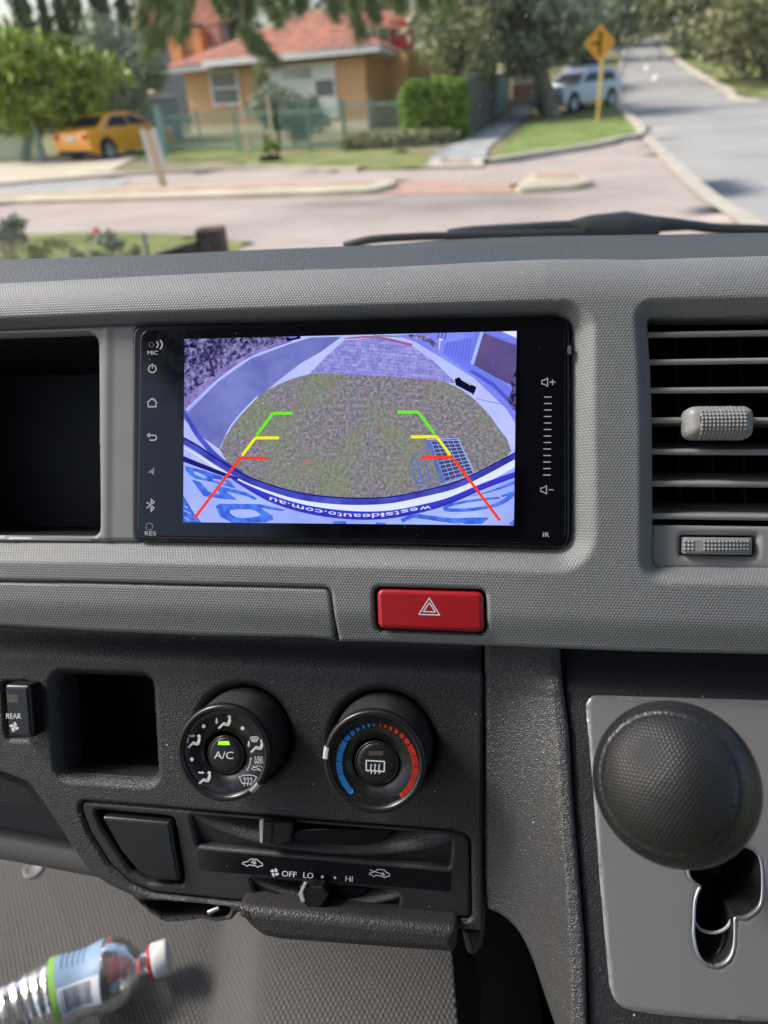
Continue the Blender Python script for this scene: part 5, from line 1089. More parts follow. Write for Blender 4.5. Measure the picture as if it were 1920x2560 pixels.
# overhanging pine: trunk out of view at the left, long limbs across the top of the windscreen
pn = thing('overhanging_pine', 'pine limbs with drooping dark green needles hanging across the top of the view', 'tree', (-13, 13, 0)); mb_ = MB(); mb_.tube(crv([(-13, 13, 0), (-12.8, 13, 3), (-12, 13.5, 6), (-10, 14, 8)], 5), list(np.linspace(.4, .2, 16)), 0, 12)
r = np.random.default_rng(5); limb = crv([(-11, 13.8, 7), (-8, 14, 6.6), (-5, 14, 5.6), (-2, 14, 5.0), (0.5, 14, 4.9), (2.2, 14, 4.7)], 6); mb_.tube(limb, list(np.linspace(.18, .03, len(limb))), 0, 8)
nv, nf_ = [], []
def spray(p0, p1, n, L_, w=.010):
    p0, p1 = np.array(p0), np.array(p1)
    for i in range(n):
        t = r.random(); p = p0+(p1-p0)*t+r.normal(size=3)*.05; d = (p1-p0)/np.linalg.norm(p1-p0)*.6+r.normal(size=3)*.5; d[2] -= .35; d /= np.linalg.norm(d); s_ = np.cross(d, r.normal(size=3)); s_ /= np.linalg.norm(s_); q = p+d*L_*r.uniform(.6, 1.3); o = len(nv)
        nv.extend([tuple(p-s_*w), tuple(q), tuple(p+s_*w)]); nf_.append((o, o+1, o+2))
SPR = [((430, -60), (365, 140)), ((440, -40), (395, 120)), ((470, -50), (415, 60)), ((520, -60), (560, 30)), ((560, -60), (580, 10)), ((640, -70), (620, 40)), ((610, 70), (640, 120)), ((640, -40), (700, 50)), ((700, -60), (715, 25)), ((760, -60), (745, 20)), ((800, -60), (840, 35)), ((860, -60), (905, 95)), ((900, -50), (940, 40)), ((980, -60), (1000, 20)), ((1040, -60), (1060, 15)), ((380, -60), (350, 60)), ((330, -60), (420, 20)), ((1100, -60), (1120, 20)), ((480, -60), (450, 90)), ((610, 70), (690, 155))]
for i, (a, b2) in enumerate(SPR):
    Yd = 14+r.uniform(-1, 1); p0, p1 = WY(*a, Yd), WY(*b2, Yd+r.uniform(-.3, .3)); k_ = min(range(len(limb)), key=lambda j: abs(limb[j][0]-p0[0])); mb_.tube([limb[k_], tuple((np.array(limb[k_])+p0)/2+[0, 0, .1]), p0, p1], [.03, .02, .014, .005], 0, 5); spray(p0, p1, 620, .20)
mb_.build('trunk', 'bark', pn); mesh_from('needles', nv, nf_, 'leaf_pine', pn)
# ================================================================== OUTSIDE: house
he, hb_ = G(405, 170, 3.), G(949, 118, 3.); fx = (hb_-he)[:2]; Lh = float(np.linalg.norm(fx)); fx = fx/Lh; ang = math.atan2(fx[1], fx[0]); HM = Matrix.Translation((he[0], he[1], 0)) @ Matrix.Rotation(ang, 4, 'Z')
house = thing('brick_house', 'single storey tan brick house with red tiled roof and white gutters', 'house', (Lh/2, .5, 0), HM)
HI = np.array(HM.inverted())
def HX(x, y, yl=.6):      # pixel -> local house coords on the plane y=yl
    d = HI[:3, :3] @ ray(x, y); o = (HI @ np.array([*CAM, 1]))[:3]; t = (yl-o[1])/d[1]; return o+d*t
xl, xr = HX(470, 250)[0], HX(917, 250)[0]; D_ = 12.
mbh = MB(); mbh.box((xl, .6, 0), (xr, D_, 2.9)); mbh.build('wall', 'brick_tan', house)
mbh = MB(); xq = HX(1020, 250, 2.6)[0]; mbh.box((xr+.003, 2.6, 0), (xq, D_-.1, 2.8)); mbh.build('recessed_wall', 'brick_tan', house)
mbh = MB(); mbh.box((xl-.05, .5, 0), (xr+.05, .597, .35)); mbh.build('plinth', 'wall_cream', house)
def win(x0, x1, y0, y1, label=None, div=()):
    a, b2 = HX(x0, y1), HX(x1, y0); m = MB(); z0, z1 = a[2], b2[2]; X0, X1 = a[0], b2[0]; w = .09
    m.box((X0, .54, z0), (X0+w, .6, z1)); m.box((X1-w, .54, z0), (X1, .6, z1)); m.box((X0+w, .54, z0), (X1-w, .6, z0+w)); m.box((X0+w, .54, z1-w), (X1-w, .6, z1))
    for dx in div[0] if div else (): xx = X0+(X1-X0)*dx; m.box((xx-.05, .545, z0+w), (xx+.05, .6, z1-w))
    for dz in div[1] if div else (): zz = z0+(z1-z0)*dz; m.box((X0+w, .55, zz-.04), (X1-w, .6, zz+.04))
    f = m.build('window', 'trim_white', house, label); m = MB(); m.box((X0+w, .585, z0+w), (X1-w, .598, z1-w)); m.build('pane', 'pane_dark', f)
    return X0, X1, z0, z1, f
win(536, 592, 172, 266, None, ((), (.5,)))
X0, X1, z0, z1, f_ = win(668, 836, 155, 300, 'wide front window with pale curtains', ((.27, .72), (.72,)))
m = MB(); m.box((X0+(X1-X0)*.28, .57, z0+.1), (X0+(X1-X0)*.71, .583, z1-.1)); m.box((X0+.1, .57, z0+(z1-z0)*.74), (X1-.1, .583, z1-.1)); m.box((X0+.1, .57, z0+.1), (X0+(X1-X0)*.26, .583, z0+(z1-z0)*.32)); m.box((X0+(X1-X0)*.73, .57, z0+.1), (X1-.1, .583, z0+(z1-z0)*.40)); m.build('curtain', 'curtain', f_)
# gutter / fascia board
def bar3(m, a, b2, w, h): 
    a, b2 = np.array(a), np.array(b2); t = (b2-a)/np.linalg.norm(b2-a); n_ = np.array([-t[1], t[0], 0])*w; z = np.array([0, 0, h]); m.add([a, b2, b2+n_, a+n_, a+z, b2+z, b2+n_+z, a+n_+z], [(0, 3, 2, 1), (4, 5, 6, 7), (0, 1, 5, 4), (2, 3, 7, 6), (1, 2, 6, 5), (3, 0, 4, 7)])
m = MB(); xs0 = HX(595, 130, 0)[0]; E1 = (-.35, 0, 2.78); E2 = (xs0, 0, 2.78); 
bar3(m, (-.05, .04, 2.76), (xs0*.62, .04, 2.76), .12, .24); bar3(m, (xs0*.55, -.1, 2.86), (Lh, .05, 2.86), .12, .26); ge = HX(1031, 158, 7.); bar3(m, (Lh, .0, 2.86), (ge[0], 7., max(2.3, ge[2])), .12, .26); m.build('gutter', 'trim_white', house)
m = MB(); m.poly([(-.05, .15, 2.73), (Lh, .15, 2.73), (ge[0]-.1, 7., 2.6), (ge[0]-.1, D_-.4, 2.6), (-.3, D_, 2.73)][::-1]); m.build('soffit', 'trim_white', house)
pk = HX(795, 22, 5.5); z_r = pk[2]; pk2 = HX(600, 40, 6.5)
A_ = (-.1, -.06, 3.0); B_ = (Lh+.05, -.02, 3.13); C_ = (ge[0]+.1, 7.2, max(2.3, ge[2])+.27); D2 = (-.3, D_+.2, 2.97); Pk = (pk[0], 5.5, z_r); Pl = (pk[0]-4.5, 6.4, z_r-.9)
m = MB(); m.add([A_, B_, C_, D2, Pk, Pl], [(0, 1, 4, 5), (1, 2, 4), (2, 3, 5, 4), (3, 0, 5)]); m.build('roof', 'roof_tiles', house)
R1, R2 = HX(1045, 135, 9), HX(880, 30, 8); m = MB(); m.add([(R2[0]-2.0, 5.0, R2[2]-.3), (Lh+2.9, 8.5, 3.2), (Lh+3.4, 16, 3.2), (R2[0]+1, 14, R2[2]+.2), (R2[0], 8, R2[2])], [(0, 1, 4), (1, 2, 3, 4), (0, 4, 3)]); m.build('rear_roof', 'roof_tiles_dark', house)
def chim(x, y0, y1, w, yl, mat, label, name='chimney'):
    a, b2 = HX(x-w, y1, yl), HX(x+w, y0, yl); m = MB(); m.box((a[0], yl, a[2]-.3), (b2[0], yl+.5, b2[2]-.15)); m.box((a[0]-.05, yl-.05, b2[2]-.147), (b2[0]+.05, yl+.55, b2[2])); m.build(name, mat, house, label)
chim(437, 92, 150, 9, 3.2, 'terracotta', 'orange chimney pot at the left end of the roof', 'chimney_pot'); chim(486, 72, 130, 12, 3.6, 'terracotta', 'taller orange chimney pot'); chim(530, 50, 100, 13, 4.2, 'brick_pink', 'pinkish brick chimney'); chim(1000, 45, 105, 22, 7, 'metal_red', 'red painted chimney on the rear roof')
# second house behind the cypresses, garage wall
gw = thing('garage_wall', 'low grey rendered wall behind the yellow car', 'wall', onT(340, 36)); a, b2 = onT(235, 36.), onT(470, 40); m = MB(); bar3(m, (a[0], a[1], 0), (b2[0], b2[1], 0), .3, 1.75); m.build('wall', 'wall_grey', gw); m = MB(); bar3(m, (a[0], a[1]-.03, 1.753), (b2[0], b2[1]-.03, 1.753), .36, .08); m.build('coping', 'trim_white', gw)
rh = thing('far_house', 'far house with a dull red roof showing between the cypresses and the pine', 'house', onT(410, 58)); p = WY(330, 60, 58); q = WY(560, 40, 58); m = MB(); m.box((p[0]+1, 58, 0), (q[0], 64, p[2]-.3)); m.build('wall', 'wall_grey', rh); m = MB(); m.add([(p[0]-.5, 57.5, p[2]-.3), (q[0]+.5, 57.5, p[2]-.3), (q[0]+.5, 64.5, p[2]-.3), (p[0]-.5, 64.5, p[2]-.3), ((p[0]+q[0])/2-2, 61, p[2]+1.9), ((p[0]+q[0])/2+2, 61, p[2]+1.9)], [(0, 1, 5, 4), (1, 2, 5), (2, 3, 4, 5), (3, 0, 4)]); m.build('roof', 'roof_tiles_dark', rh)
cw = thing('cream_building', 'cream rendered building end behind the corrugated fence', 'building', onT(1320, 46)); a, b2 = WY(1283, 235, 46), WY(1342, 140, 46); m = MB(); m.box((a[0], 46, 0), (b2[0], 54, b2[2])); m.build('wall', 'wall_cream', cw); m = MB(); m.box((a[0]-.2, 45.8, b2[2]+.003), (b2[0]+.2, 54.2, b2[2]+.2)); m.build('roof', 'roof_tiles_dark', cw); m = MB(); m.box((a[0]-.05, 45.93, 0), (b2[0]+.05, 45.997, float(T(b2[0], 46))+.55)); m.build('brick_base', 'brick_pink', cw)
# ================================================================== OUTSIDE: fences
def picket(name, label, pts, h, gap=.11, fade=None):
    t = thing(name, label, 'fence', (*pts[0], 0)); 
    for (x0, y0), (x1, y1) in zip(pts[:-1], pts[1:]):
        Lf = math.hypot(x1-x0, y1-y0); n = int(Lf/2.4)+1; dx, dy = (x1-x0)/Lf, (y1-y0)/Lf
        m = MB(); 
        for z in (.12, h-.12): bar3(m, (x0, y0, z), (x1, y1, z), .035, .04)
        for i in range(int(Lf/gap)):
            s = i*gap; x, y = x0+dx*s, y0+dy*s; m.add([(x-.015, y-.01, .06), (x+.015, y-.01, .06), (x+.015, y-.01, h), (x-.015, y-.01, h)], [(0, 1, 2, 3)]); m.add([(x-.015, y+.008, .06), (x+.015, y+.008, .06), (x+.015, y+.008, h), (x-.015, y+.008, h)], [(3, 2, 1, 0)])
        m.build('picket_panel', 'fence_green', t)
        for i in range(n+1):
            s = Lf*i/n; x, y = x0+dx*s, y0+dy*s; m = MB(); m.box((x-.04, y-.04, 0), (x+.04, y+.04, h+.12)); m.box((x-.05, y-.05, h+.122), (x+.05, y+.05, h+.15)); m.build('post', 'fence_green', t)
    return t
picket('picket_fence', 'pale green metal picket fence along the front of the tan house', [tuple(G(420, 378)[:2]), tuple(G(700, 378)[:2]), tuple(G(860, 378)[:2])], 1.25)
picket('picket_fence', 'short pale green picket fence from the tan brick corner to the hedge', [tuple(G(865, 352)[:2]), tuple(G(1000, 352)[:2])], 1.25)
picket('gate_fence', 'grey green metal gate fence at the far left beside the driveway', [tuple(G(-160, 418)[:2]), tuple(G(106, 402)[:2])], 1.35, .07)
cf = thing('corrugated_fence', 'dark green corrugated fence running away beside the footpath', 'fence', (*G(1190, 355)[:2], 0)); P0, P1, P2 = G(1150, 350), G(1228, 312), G(1282, 262); a = P0[:2]; b2 = np.array([P2[0]-.2, P2[1]]); m = MB(); Lf = np.linalg.norm(b2-a); k_ = 160; vs = []
mid_f = .62
for nm, s0, s1, mt in (('panel', 0, .62, 'sheet_timber'), ('end_panel', .62, 1, 'sheet_green')):
    m = MB(); vs = []; kk = 90; dn = np.array([-(b2-a)[1], (b2-a)[0]])/Lf
    for i in range(kk+1):
        s = s0+(s1-s0)*i/kk; p = a+(b2-a)*s+dn*.03*math.sin(i*1.5708); zb = float(T(p[0], p[1])); vs += [(p[0], p[1], zb-.1), (p[0], p[1], zb+1.75)]
    m.add(vs, [(2*i, 2*i+2, 2*i+3, 2*i+1) for i in range(kk)], 0); m.build(nm, mt, cf)
m = MB(); bar3(m, (a[0], a[1], 1.70), (b2[0], b2[1], float(T(*b2))+1.70), .07, .08); m.build('top_rail', 'sheet_green', cf)
# ================================================================== OUTSIDE: cars
def car(name, label, loc, head, L_, W_, H_, paint, kind='sedan', group=None, hood=None):
    M = Matrix.Translation(Vector(loc)) @ Matrix.Rotation(head, 4, 'Z'); t = thing(name, label, {'sedan': 'car', 'suv': 'car', 'van': 'van'}[kind], (0, 0, 0), M, group); hw = W_/2
    if kind == 'sedan':
        low = [(-L_/2, .32), (-L_/2-.0, .62), (-L_/2+.04, .92), (-L_/2+.25, 1.0), (-L_/2+.9, .98), (.6, .93), (L_/2-1.0, .86), (L_/2-.2, .70), (L_/2, .5), (L_/2, .3), (L_/2-.3, .2), (-L_/2+.3, .2)]
        cab = [(-L_/2+.55, .985), (-L_/2+1.25, H_-.06), (-L_/2+1.7, H_), (.05, H_-.02), (.45, H_-.12), (1.2, .92)]; gl = [(-L_/2+1.0, 1.02), (-L_/2+1.38, H_-.13), (.15, H_-.13), (.42, H_-.2), (.95, 1.0)]
    elif kind == 'suv':
        low = [(-L_/2, .45), (-L_/2, .95), (-L_/2+.05, 1.1), (.5, 1.08), (L_/2-.9, 1.02), (L_/2-.15, .92), (L_/2, .7), (L_/2, .42), (L_/2-.3, .34), (-L_/2+.3, .36)]
        cab = [(-L_/2+.05, 1.08), (-L_/2+.3, H_-.08), (-L_/2+.7, H_), (.0, H_-.01), (.3, H_-.1), (1.0, 1.05)]; gl = [(-L_/2+.35, 1.14), (-L_/2+.5, H_-.17), (.1, H_-.17), (.25, H_-.22), (.75, 1.12)]
    else:
        low = [(-L_/2, .4), (-L_/2, 1.2), (L_/2-.6, 1.15), (L_/2-.1, 1.0), (L_/2, .7), (L_/2, .4)]; cab = [(-L_/2, 1.2), (-L_/2+.05, H_), (L_/2-1.5, H_), (L_/2-.65, 1.15)]; gl = [(-L_/2+.4, 1.3), (-L_/2+.4, H_-.25), (L_/2-1.6, H_-.25), (L_/2-1.0, 1.3)]
    def slab(m, prof, w0, w1, z0, z1):
        k = len(prof); f = lambda z: w0+(w1-w0)*np.clip((z-z0)/(z1-z0), 0, 1)
        vs = [(x, f(z), z) for x, z in prof]+[(x, -f(z), z) for x, z in prof]; m.add(vs, [(i, (i+1) % k, k+(i+1) % k, k+i) for i in range(k)]); m.poly(vs[:k]); m.poly(vs[k:][::-1])
    m = MB(); slab(m, low, hw, hw*.93, .6, 1.05); bd = m.build('body', paint, t); mo = bd.modifiers.new('b', 'BEVEL'); mo.width = .07; mo.segments = 3; mo.limit_method = 'ANGLE'; mo.angle_limit = math.radians(30)
    for p in bd.data.polygons: p.use_smooth = True
    m = MB(); slab(m, cab, hw*.90, hw*.70, 1.0, H_); cb2 = m.build('cabin', paint, t); mo = cb2.modifiers.new('b', 'BEVEL'); mo.width = .05; mo.segments = 2; mo.limit_method = 'ANGLE'; mo.angle_limit = math.radians(30)
    wf = lambda z: hw*(.90-.20*np.clip((z-1.0)/(H_-1.0), 0, 1))+.012
    xm = np.mean([p[0] for p in gl])
    for sgn in (1, -1):
        for half in (0, 1):
            cl_ = [(x, z) for x, z in gl]; q = [(min(x, xm-.04) if half == 0 else max(x, xm+.04), z) for x, z in cl_]; qq = []
            for pnt in q:
                if not qq or math.dist(pnt, qq[-1]) > .02: qq.append(pnt)
            if math.dist(qq[0], qq[-1]) < .02: qq.pop()
            v3 = [(x, sgn*wf(z), z) for x, z in qq]; m = MB(); m.poly(v3); m.poly(v3[::-1]); m.build('side_window', 'car_glass', t)
    def endglass(pa, pb, nm):
        (xa, za), (xb, zb) = pa, pb; off = np.array([-(zb-za), 0, (xb-xa)]); off = off/np.linalg.norm(off)*.02; off = off if (off[0] > 0) == (xa > 0) else -off
        v = [np.array(p_)+off for p_ in ((xa+(xb-xa)*.12, wf(za)*.88, za+(zb-za)*.12), (xa+(xb-xa)*.12, -wf(za)*.88, za+(zb-za)*.12), (xa+(xb-xa)*.88, -wf(zb)*.84, za+(zb-za)*.88), (xa+(xb-xa)*.88, wf(zb)*.84, za+(zb-za)*.88))]; m = MB(); m.poly(v); m.poly(v[::-1]); m.build(nm, 'car_glass', t)
    endglass(cab[0], cab[1], 'rear_window'); endglass(cab[-1], cab[-2], 'windscreen')
    wr = .33 if kind != 'suv' else .38
    for x in (-L_/2+.8, L_/2-.85):
        for sgn in (1, -1):
            m = MB(); n_ = 28; ym = sgn*(hw-.06); pr = [(wr*.98, -.1), (wr, -.05), (wr, .05), (wr*.95, .085), (wr*.7, .09)]
            def rev(pr_, m=m, mat=0):
                vs = [(x+r_*math.cos(2*math.pi*k/n_), ym+sgn*h_, wr+r_*math.sin(2*math.pi*k/n_)) for r_, h_ in pr_ for k in range(n_)]; m.add(vs, [(i*n_+k, i*n_+(k+1) % n_, (i+1)*n_+(k+1) % n_, (i+1)*n_+k) for i in range(len(pr_)-1) for k in range(n_)], mat, True)
            rev(pr); wl = m.build('wheel', 'tyre', t); m = MB(); rev([(wr*.7, .088), (wr*.62, .06), (wr*.2, .07), (.001, .085)], m); m.build('rim', 'wheel_rim', wl)
            m = MB(); v = [(x+(wr+.07)*math.cos(a_), sgn*(hw+.004), wr+(wr+.07)*math.sin(a_)) for a_ in np.linspace(-.25, math.pi+.25, 18)]; m.poly(v); m.poly(v[::-1]); m.build('wheel_arch', 'tyre', t)
    for sgn in (1, -1):
        m = MB(); zt = .78 if kind == 'sedan' else .95; m.box((-L_/2-.02, sgn*hw*.92-.22*(1 if sgn > 0 else 0), zt-.08), (-L_/2+.16, sgn*hw*.92+.22*(1 if sgn < 0 else 0), zt+.09)); m.build('tail_light', 'lamp_red', t)
        m = MB(); m.box((L_/2-.16, min(sgn*hw*.9, sgn*hw*.5), zt-.14), (L_/2+.015, max(sgn*hw*.9, sgn*hw*.5), zt)); m.build('headlight', 'lamp_clear', t)
    m = MB(); m.box((-L_/2-.03, -.22, zt-.11), (-L_/2-.003, .22, zt+.01)); m.build('number_plate', 'plate_white', t)
    m = MB(); m.box((L_/2-.05, -hw*.45, .45), (L_/2+.02, hw*.45, zt-.05)); m.build('grille', 'tyre', t); m = MB(); m.box((-L_/2-.015, -hw*.85, .24), (-L_/2+.1, hw*.85, .36)); m.build('bumper_trim', 'tyre', t)
    return t
yc = WY(283, 372, 29.8); car('yellow_sedan', 'bright yellow sedan parked on the driveway with its tail towards the road', (yc[0], 30.6, 0), math.radians(60), 4.3, 1.76, 1.46, 'car_yellow')
p = onT(1430, 38.2); car('silver_suv', 'pale silver four wheel drive parked behind the tree trunk and the yellow sign post', p, math.radians(222), 4.75, 1.8, 1.64, 'car_silver', 'suv')
p = onT(1444, 47); cg = car('white_wagon', 'white wagon with a bright green roof load, behind the silver four wheel drive', p, math.radians(262), 4.5, 1.9, 1.95, 'car_white', 'suv'); m = MB(); m.prism(rpoly([(-1.6, -.75), (.4, -.75), (.4, .75), (-1.6, .75)], .2), (1.98, 2.35), 0, bevel=.12); m.build('roof_load', 'tent_green', cg)
p = onT(1676, 96); car('white_van', 'small white van at the crest of the hill road', p, math.radians(-92), 5.2, 2.1, 2.5, 'car_white', 'van')
p = onT(1641, 104); car('pale_car', 'tiny pale car left of the white van on the crest', p, math.radians(-92), 4.4, 1.8, 1.5, 'car_silver')
# ================================================================== OUTSIDE: signs, posts
sb = G(1494, 311); sg_ = thing('warning_sign', 'yellow diamond side road warning sign on a yellow post on the corner lawn', 'road sign', tuple(sb)); st_ = WY(1497, 170, sb[1]); zc = WY(1500, 108, sb[1])[2]; xs_ = WY(1500, 108, sb[1])[0]
m = MB(); m.tube([(sb[0], sb[1]+.04, sb[2]-.1), (sb[0], sb[1]+.04, zc-.4)], .055, 0, 14); m.build('post', 'post_yellow', sg_)
m = MB(); m.tube([(sb[0], sb[1]+.04, zc-.4), (sb[0], sb[1]+.04, zc+.2)], .045, 0, 10); m.build('bracket', 'pole_grey', sg_)
hs = .56; RM = lambda pts: [(xs_+u, zc+v) for u, v in pts]
m = MB(); q = rpoly([(0, hs), (hs, 0), (0, -hs), (-hs, 0)], .05); m.add([(xs_+u, sb[1]-.01, zc+v) for u, v in q]+[(xs_+u, sb[1]+.01, zc+v) for u, v in q], [(i, (i+1) % len(q), len(q)+(i+1) % len(q), len(q)+i) for i in range(len(q))]); m.poly([(xs_+u, sb[1]-.01, zc+v) for u, v in q]); m.poly([(xs_+u, sb[1]+.01, zc+v) for u, v in q][::-1]); m.build('sign_face', 'sign_yellow', sg_)
m = MB()
def flat(pts, y): m.poly([(xs_+u, y, zc+v) for u, v in pts]); m.poly([(xs_+u, y, zc+v) for u, v in pts][::-1])
flat([(-.045, -.34), (.045, -.34), (.045, .22), (.1, .22), (0, .38), (-.1, .22), (-.045, .22)], sb[1]-.013); flat([(-.30, -.045), (-.045, -.02), (-.045, .06), (-.30, .03)], sb[1]-.013)
m.build('arrow_symbol', 'sign_black', sg_)
gp_ = G(1538, 258); t = thing('grey_pole', 'thin grey pole at the road edge behind the yellow sign', 'pole', tuple(gp_)); ztop = WY(1550, 125, gp_[1])[2]; m = MB(); m.tube([(gp_[0], gp_[1], gp_[2]), (gp_[0], gp_[1], ztop)], .045, 0, 10); m.build('shaft', 'pole_grey', t); m = MB(); m.box((gp_[0]-.35, gp_[1]-.03, ztop-.05), (gp_[0]+.3, gp_[1]+.03, ztop+.12)); m.build('name_plate', 'pole_grey', t)
pb = G(412, 477); t = thing('marker_post', 'leaning timber marker post with white side panels on the traffic island', 'post', (pb[0], pb[1], .12)); ln = np.array([-.09, 0, 1.]); 
m = MB(); p0 = np.array([pb[0], pb[1], .1]); 
def lbox(m, x0, x1, y0, y1, z0, z1): 
    vs = [tuple(p0+np.array([x, y, 0])+ln*z) for z in (z0, z1) for y in (y0, y1) for x in (x0, x1)]; m.add(vs, [(0, 2, 3, 1), (4, 5, 7, 6), (0, 1, 5, 4), (2, 6, 7, 3), (0, 4, 6, 2), (1, 3, 7, 5)])
lbox(m, -.075, .075, -.06, .06, 0, 1.12); m.build('timber', 'post_timber', t)
for x0, x1 in ((-.17, -.078), (.078, .17)): m = MB(); lbox(m, x0, x1, -.05, .05, .38, 1.16); m.build('side_panel', 'post_white', t)
fp_ = WY(80, 290, 29)
t = thing('fence_post', 'stout leaning pale green gate post beside the driveway', 'post', tuple(G(110, 402))); q = G(110, 402); m = MB(); m.box((q[0]-.09, q[1]-.09, 0), (q[0]+.09, q[1]+.09, 1.62)); m.box((q[0]-.11, q[1]-.11, 1.623), (q[0]+.11, q[1]+.11, 1.68)); m.build('shaft', 'fence_green', t)
q = G(415, 392); t = thing('fence_post', 'stout pale green post at the left end of the picket fence', 'post', tuple(q)); m = MB(); m.box((q[0]-.1, q[1]-.1, 0), (q[0]+.1, q[1]+.1, 1.5)); m.box((q[0]-.12, q[1]-.12, 1.503), (q[0]+.12, q[1]+.12, 1.56)); m.build('shaft', 'fence_green', t)
for x, y, lab in ((625, 402, 'thin timber tree stake by the planted pot'), (690, 398, 'pale timber stake right of the planted pot')):
    q = G(x, y); t = thing('tree_stake', lab, 'stake', tuple(q)); m = MB(); m.tube([(q[0], q[1], 0), (q[0]-.03, q[1], 1.7)], .035, 0, 8); m.build('stake', 'post_timber', t)
q = G(676, 403); t = thing('plant_pot', 'low black plant pot with a small green plant on the verge', 'plant pot', tuple(q)); m = MB(); m.lathe([(.3, 0), (.34, .14), (.30, .14), (.28, .1), (.001, .1)], q[0], q[1], 0, 20, smooth=False); m.build('pot', 'tyre', t); v, f = leaves((q[0], q[1], .4), (.3, .3, .35), 260, .07, 10, .3, 3); mesh_from('plant', v, f, 'leaf_hedge', t)
# foreground garden
sheet('garden_lawn', [(-400, 612), (0, 590), (260, 584), (430, 590), (560, 602), (640, 612), (560, 640), (500, 690), (-400, 760)], .03, 'grass_olive', .25)
q = G(520, 640, .0); tb = thing('timber_edging', 'weathered dark timber sleepers ending in a short square post by the garden', 'garden edging', (WY(528, 600, 8.2)[0], 8.2, 0)); m = MB(); c0 = WY(528, 600, 8.2); zt = WY(528, 572, 8.2)[2]; m.box((c0[0]-.14, 8.1, 0), (c0[0]+.14, 8.38, zt)); m.build('post', 'dark_timber', tb)
e0, e1 = WY(388, 636, 7.6), WY(505, 598, 8.15); m = MB(); m.box((e1[0]-.01, 8.06, 0), (c0[0]+.02, 8.095, WY(500, 603, 8.1)[2]))
for k_ in range(5):
    s0, s1 = k_/5, (k_+.92)/5; a = e0+(e1-e0)*s0; b2 = e0+(e1-e0)*s1; m.add([(a[0], a[1], 0), (b2[0], b2[1], 0), (b2[0], b2[1]+.1, 0), (a[0], a[1]+.1, 0), (a[0], a[1], a[2]), (b2[0], b2[1], b2[2]-.01*(k_ % 2)), (b2[0], b2[1]+.1, b2[2]-.01*(k_ % 2)), (a[0], a[1]+.1, a[2])], [(0, 1, 5, 4), (1, 2, 6, 5), (2, 3, 7, 6), (3, 0, 4, 7), (4, 5, 6, 7)])
m.build('sleeper', 'dark_timber', tb)
gf = thing('wire_post', 'thin dark garden fence post among the shrubs in the foreground', 'post', (WY(358, 640, 7.4)[0], 7.4, 0)); a = WY(358, 582, 7.4); m = MB(); m.tube([(a[0], 7.4, 0), (a[0], 7.4, a[2])], .022, 0, 8); m.build('shaft', 'sheet_green', gf)
for i, (x, y, Y, rr, lab) in enumerate(((40, 655, 7.0, .36, 'leafy foreground shrub in the bottom left of the windscreen'), (255, 630, 7.6, .27, 'foreground shrub carrying one red flower'), (150, 652, 7.2, .3, 'low foreground shrub between the two taller ones'), (5, 575, 6.6, .22, 'twiggy shrub cut off by the left edge'), (325, 655, 7.4, .2, 'low shrub at the foot of the thin garden post'))):
    c0 = WY(x, y, Y); t = tree('garden_shrub', lab, (c0[0], Y, 0), c0, (rr, rr, rr*.8), 800, .03, 'leaf_oak' if i % 2 else 'leaf_olive', (.02, .01), 14, 90+i, 'foreground garden shrubs', 'shrub', 4)
    if i == 1:
        fp = WY(238, 583, Y); m = MB(); 
        for k_ in range(7): a_ = k_*.9; m.disc((0, 0), .001, 0); vs = [(fp[0], fp[1], fp[2]), (fp[0]+.05*math.cos(a_), fp[1]+.05*math.sin(a_)*.5, fp[2]+.045*math.sin(a_*1.3)+.01), (fp[0]+.05*math.cos(a_+.7), fp[1]+.05*math.sin(a_+.7)*.5, fp[2]+.045*math.sin(a_*1.3+.8)+.01)]; m.add(vs, [(0, 1, 2), (2, 1, 0)])
        m.v = [v_ for v_ in m.v]; m.build('flower', 'petal_red', t)
# ================================================================== WINDSCREEN AND WIPERS
def WG(x, y, off=0.):          # pixel -> point on the windscreen plane (0,.9,1.60) .. (0,.5,2.32)
    nrm = np.array([0, .72, .4]); nrm /= np.linalg.norm(nrm); o = np.array([0, .9, 1.60])+nrm*off; d = ray(x, y); t = ((o-CAM)@nrm)/(d@nrm); return CAM+d*t
ws = thing('windscreen', 'van windscreen glass with a scatter of insect marks and dust specks', 'windscreen', (0, .9, 1.6))
b = NB('windscreen_glass'); b.t.nodes.remove(b.b); trn = b.n('ShaderNodeBsdfTransparent'); trn.inputs[0].default_value = (.97, .985, .98, 1); gls = b.n('ShaderNodeBsdfGlossy'); gls.inputs['Roughness'].default_value = .02; fr = b.n('ShaderNodeFresnel'); fr.inputs[0].default_value = 1.25; df = b.n('ShaderNodeBsdfDiffuse'); df.inputs[0].default_value = (.8, .8, .78, 1); m0 = b.n('ShaderNodeMixShader'); b.put(m0.inputs[0], b.math('MULTIPLY_ADD', b.noise(7, 4), .03, .022)); b.t.links.new(trn.outputs[0], m0.inputs[1]); b.t.links.new(df.outputs[0], m0.inputs[2]); mx = b.n('ShaderNodeMixShader'); b.put(mx.inputs[0], fr.outputs[0]); b.t.links.new(m0.outputs[0], mx.inputs[1]); b.t.links.new(gls.outputs[0], mx.inputs[2]); b.t.links.new(mx.outputs[0], b.t.nodes['Material Output'].inputs[0])  # diffuse dust film mixed in, hazing the outside view like veiling glare
m = MB(); m.add([(-.85, .912, 1.578), (.95, .912, 1.578), (.95, .48, 2.356), (-.85, .48, 2.356)], [(0, 1, 2, 3)]); m.build('glass', 'windscreen_glass', ws)
m = MB(); r = np.random.default_rng(11)
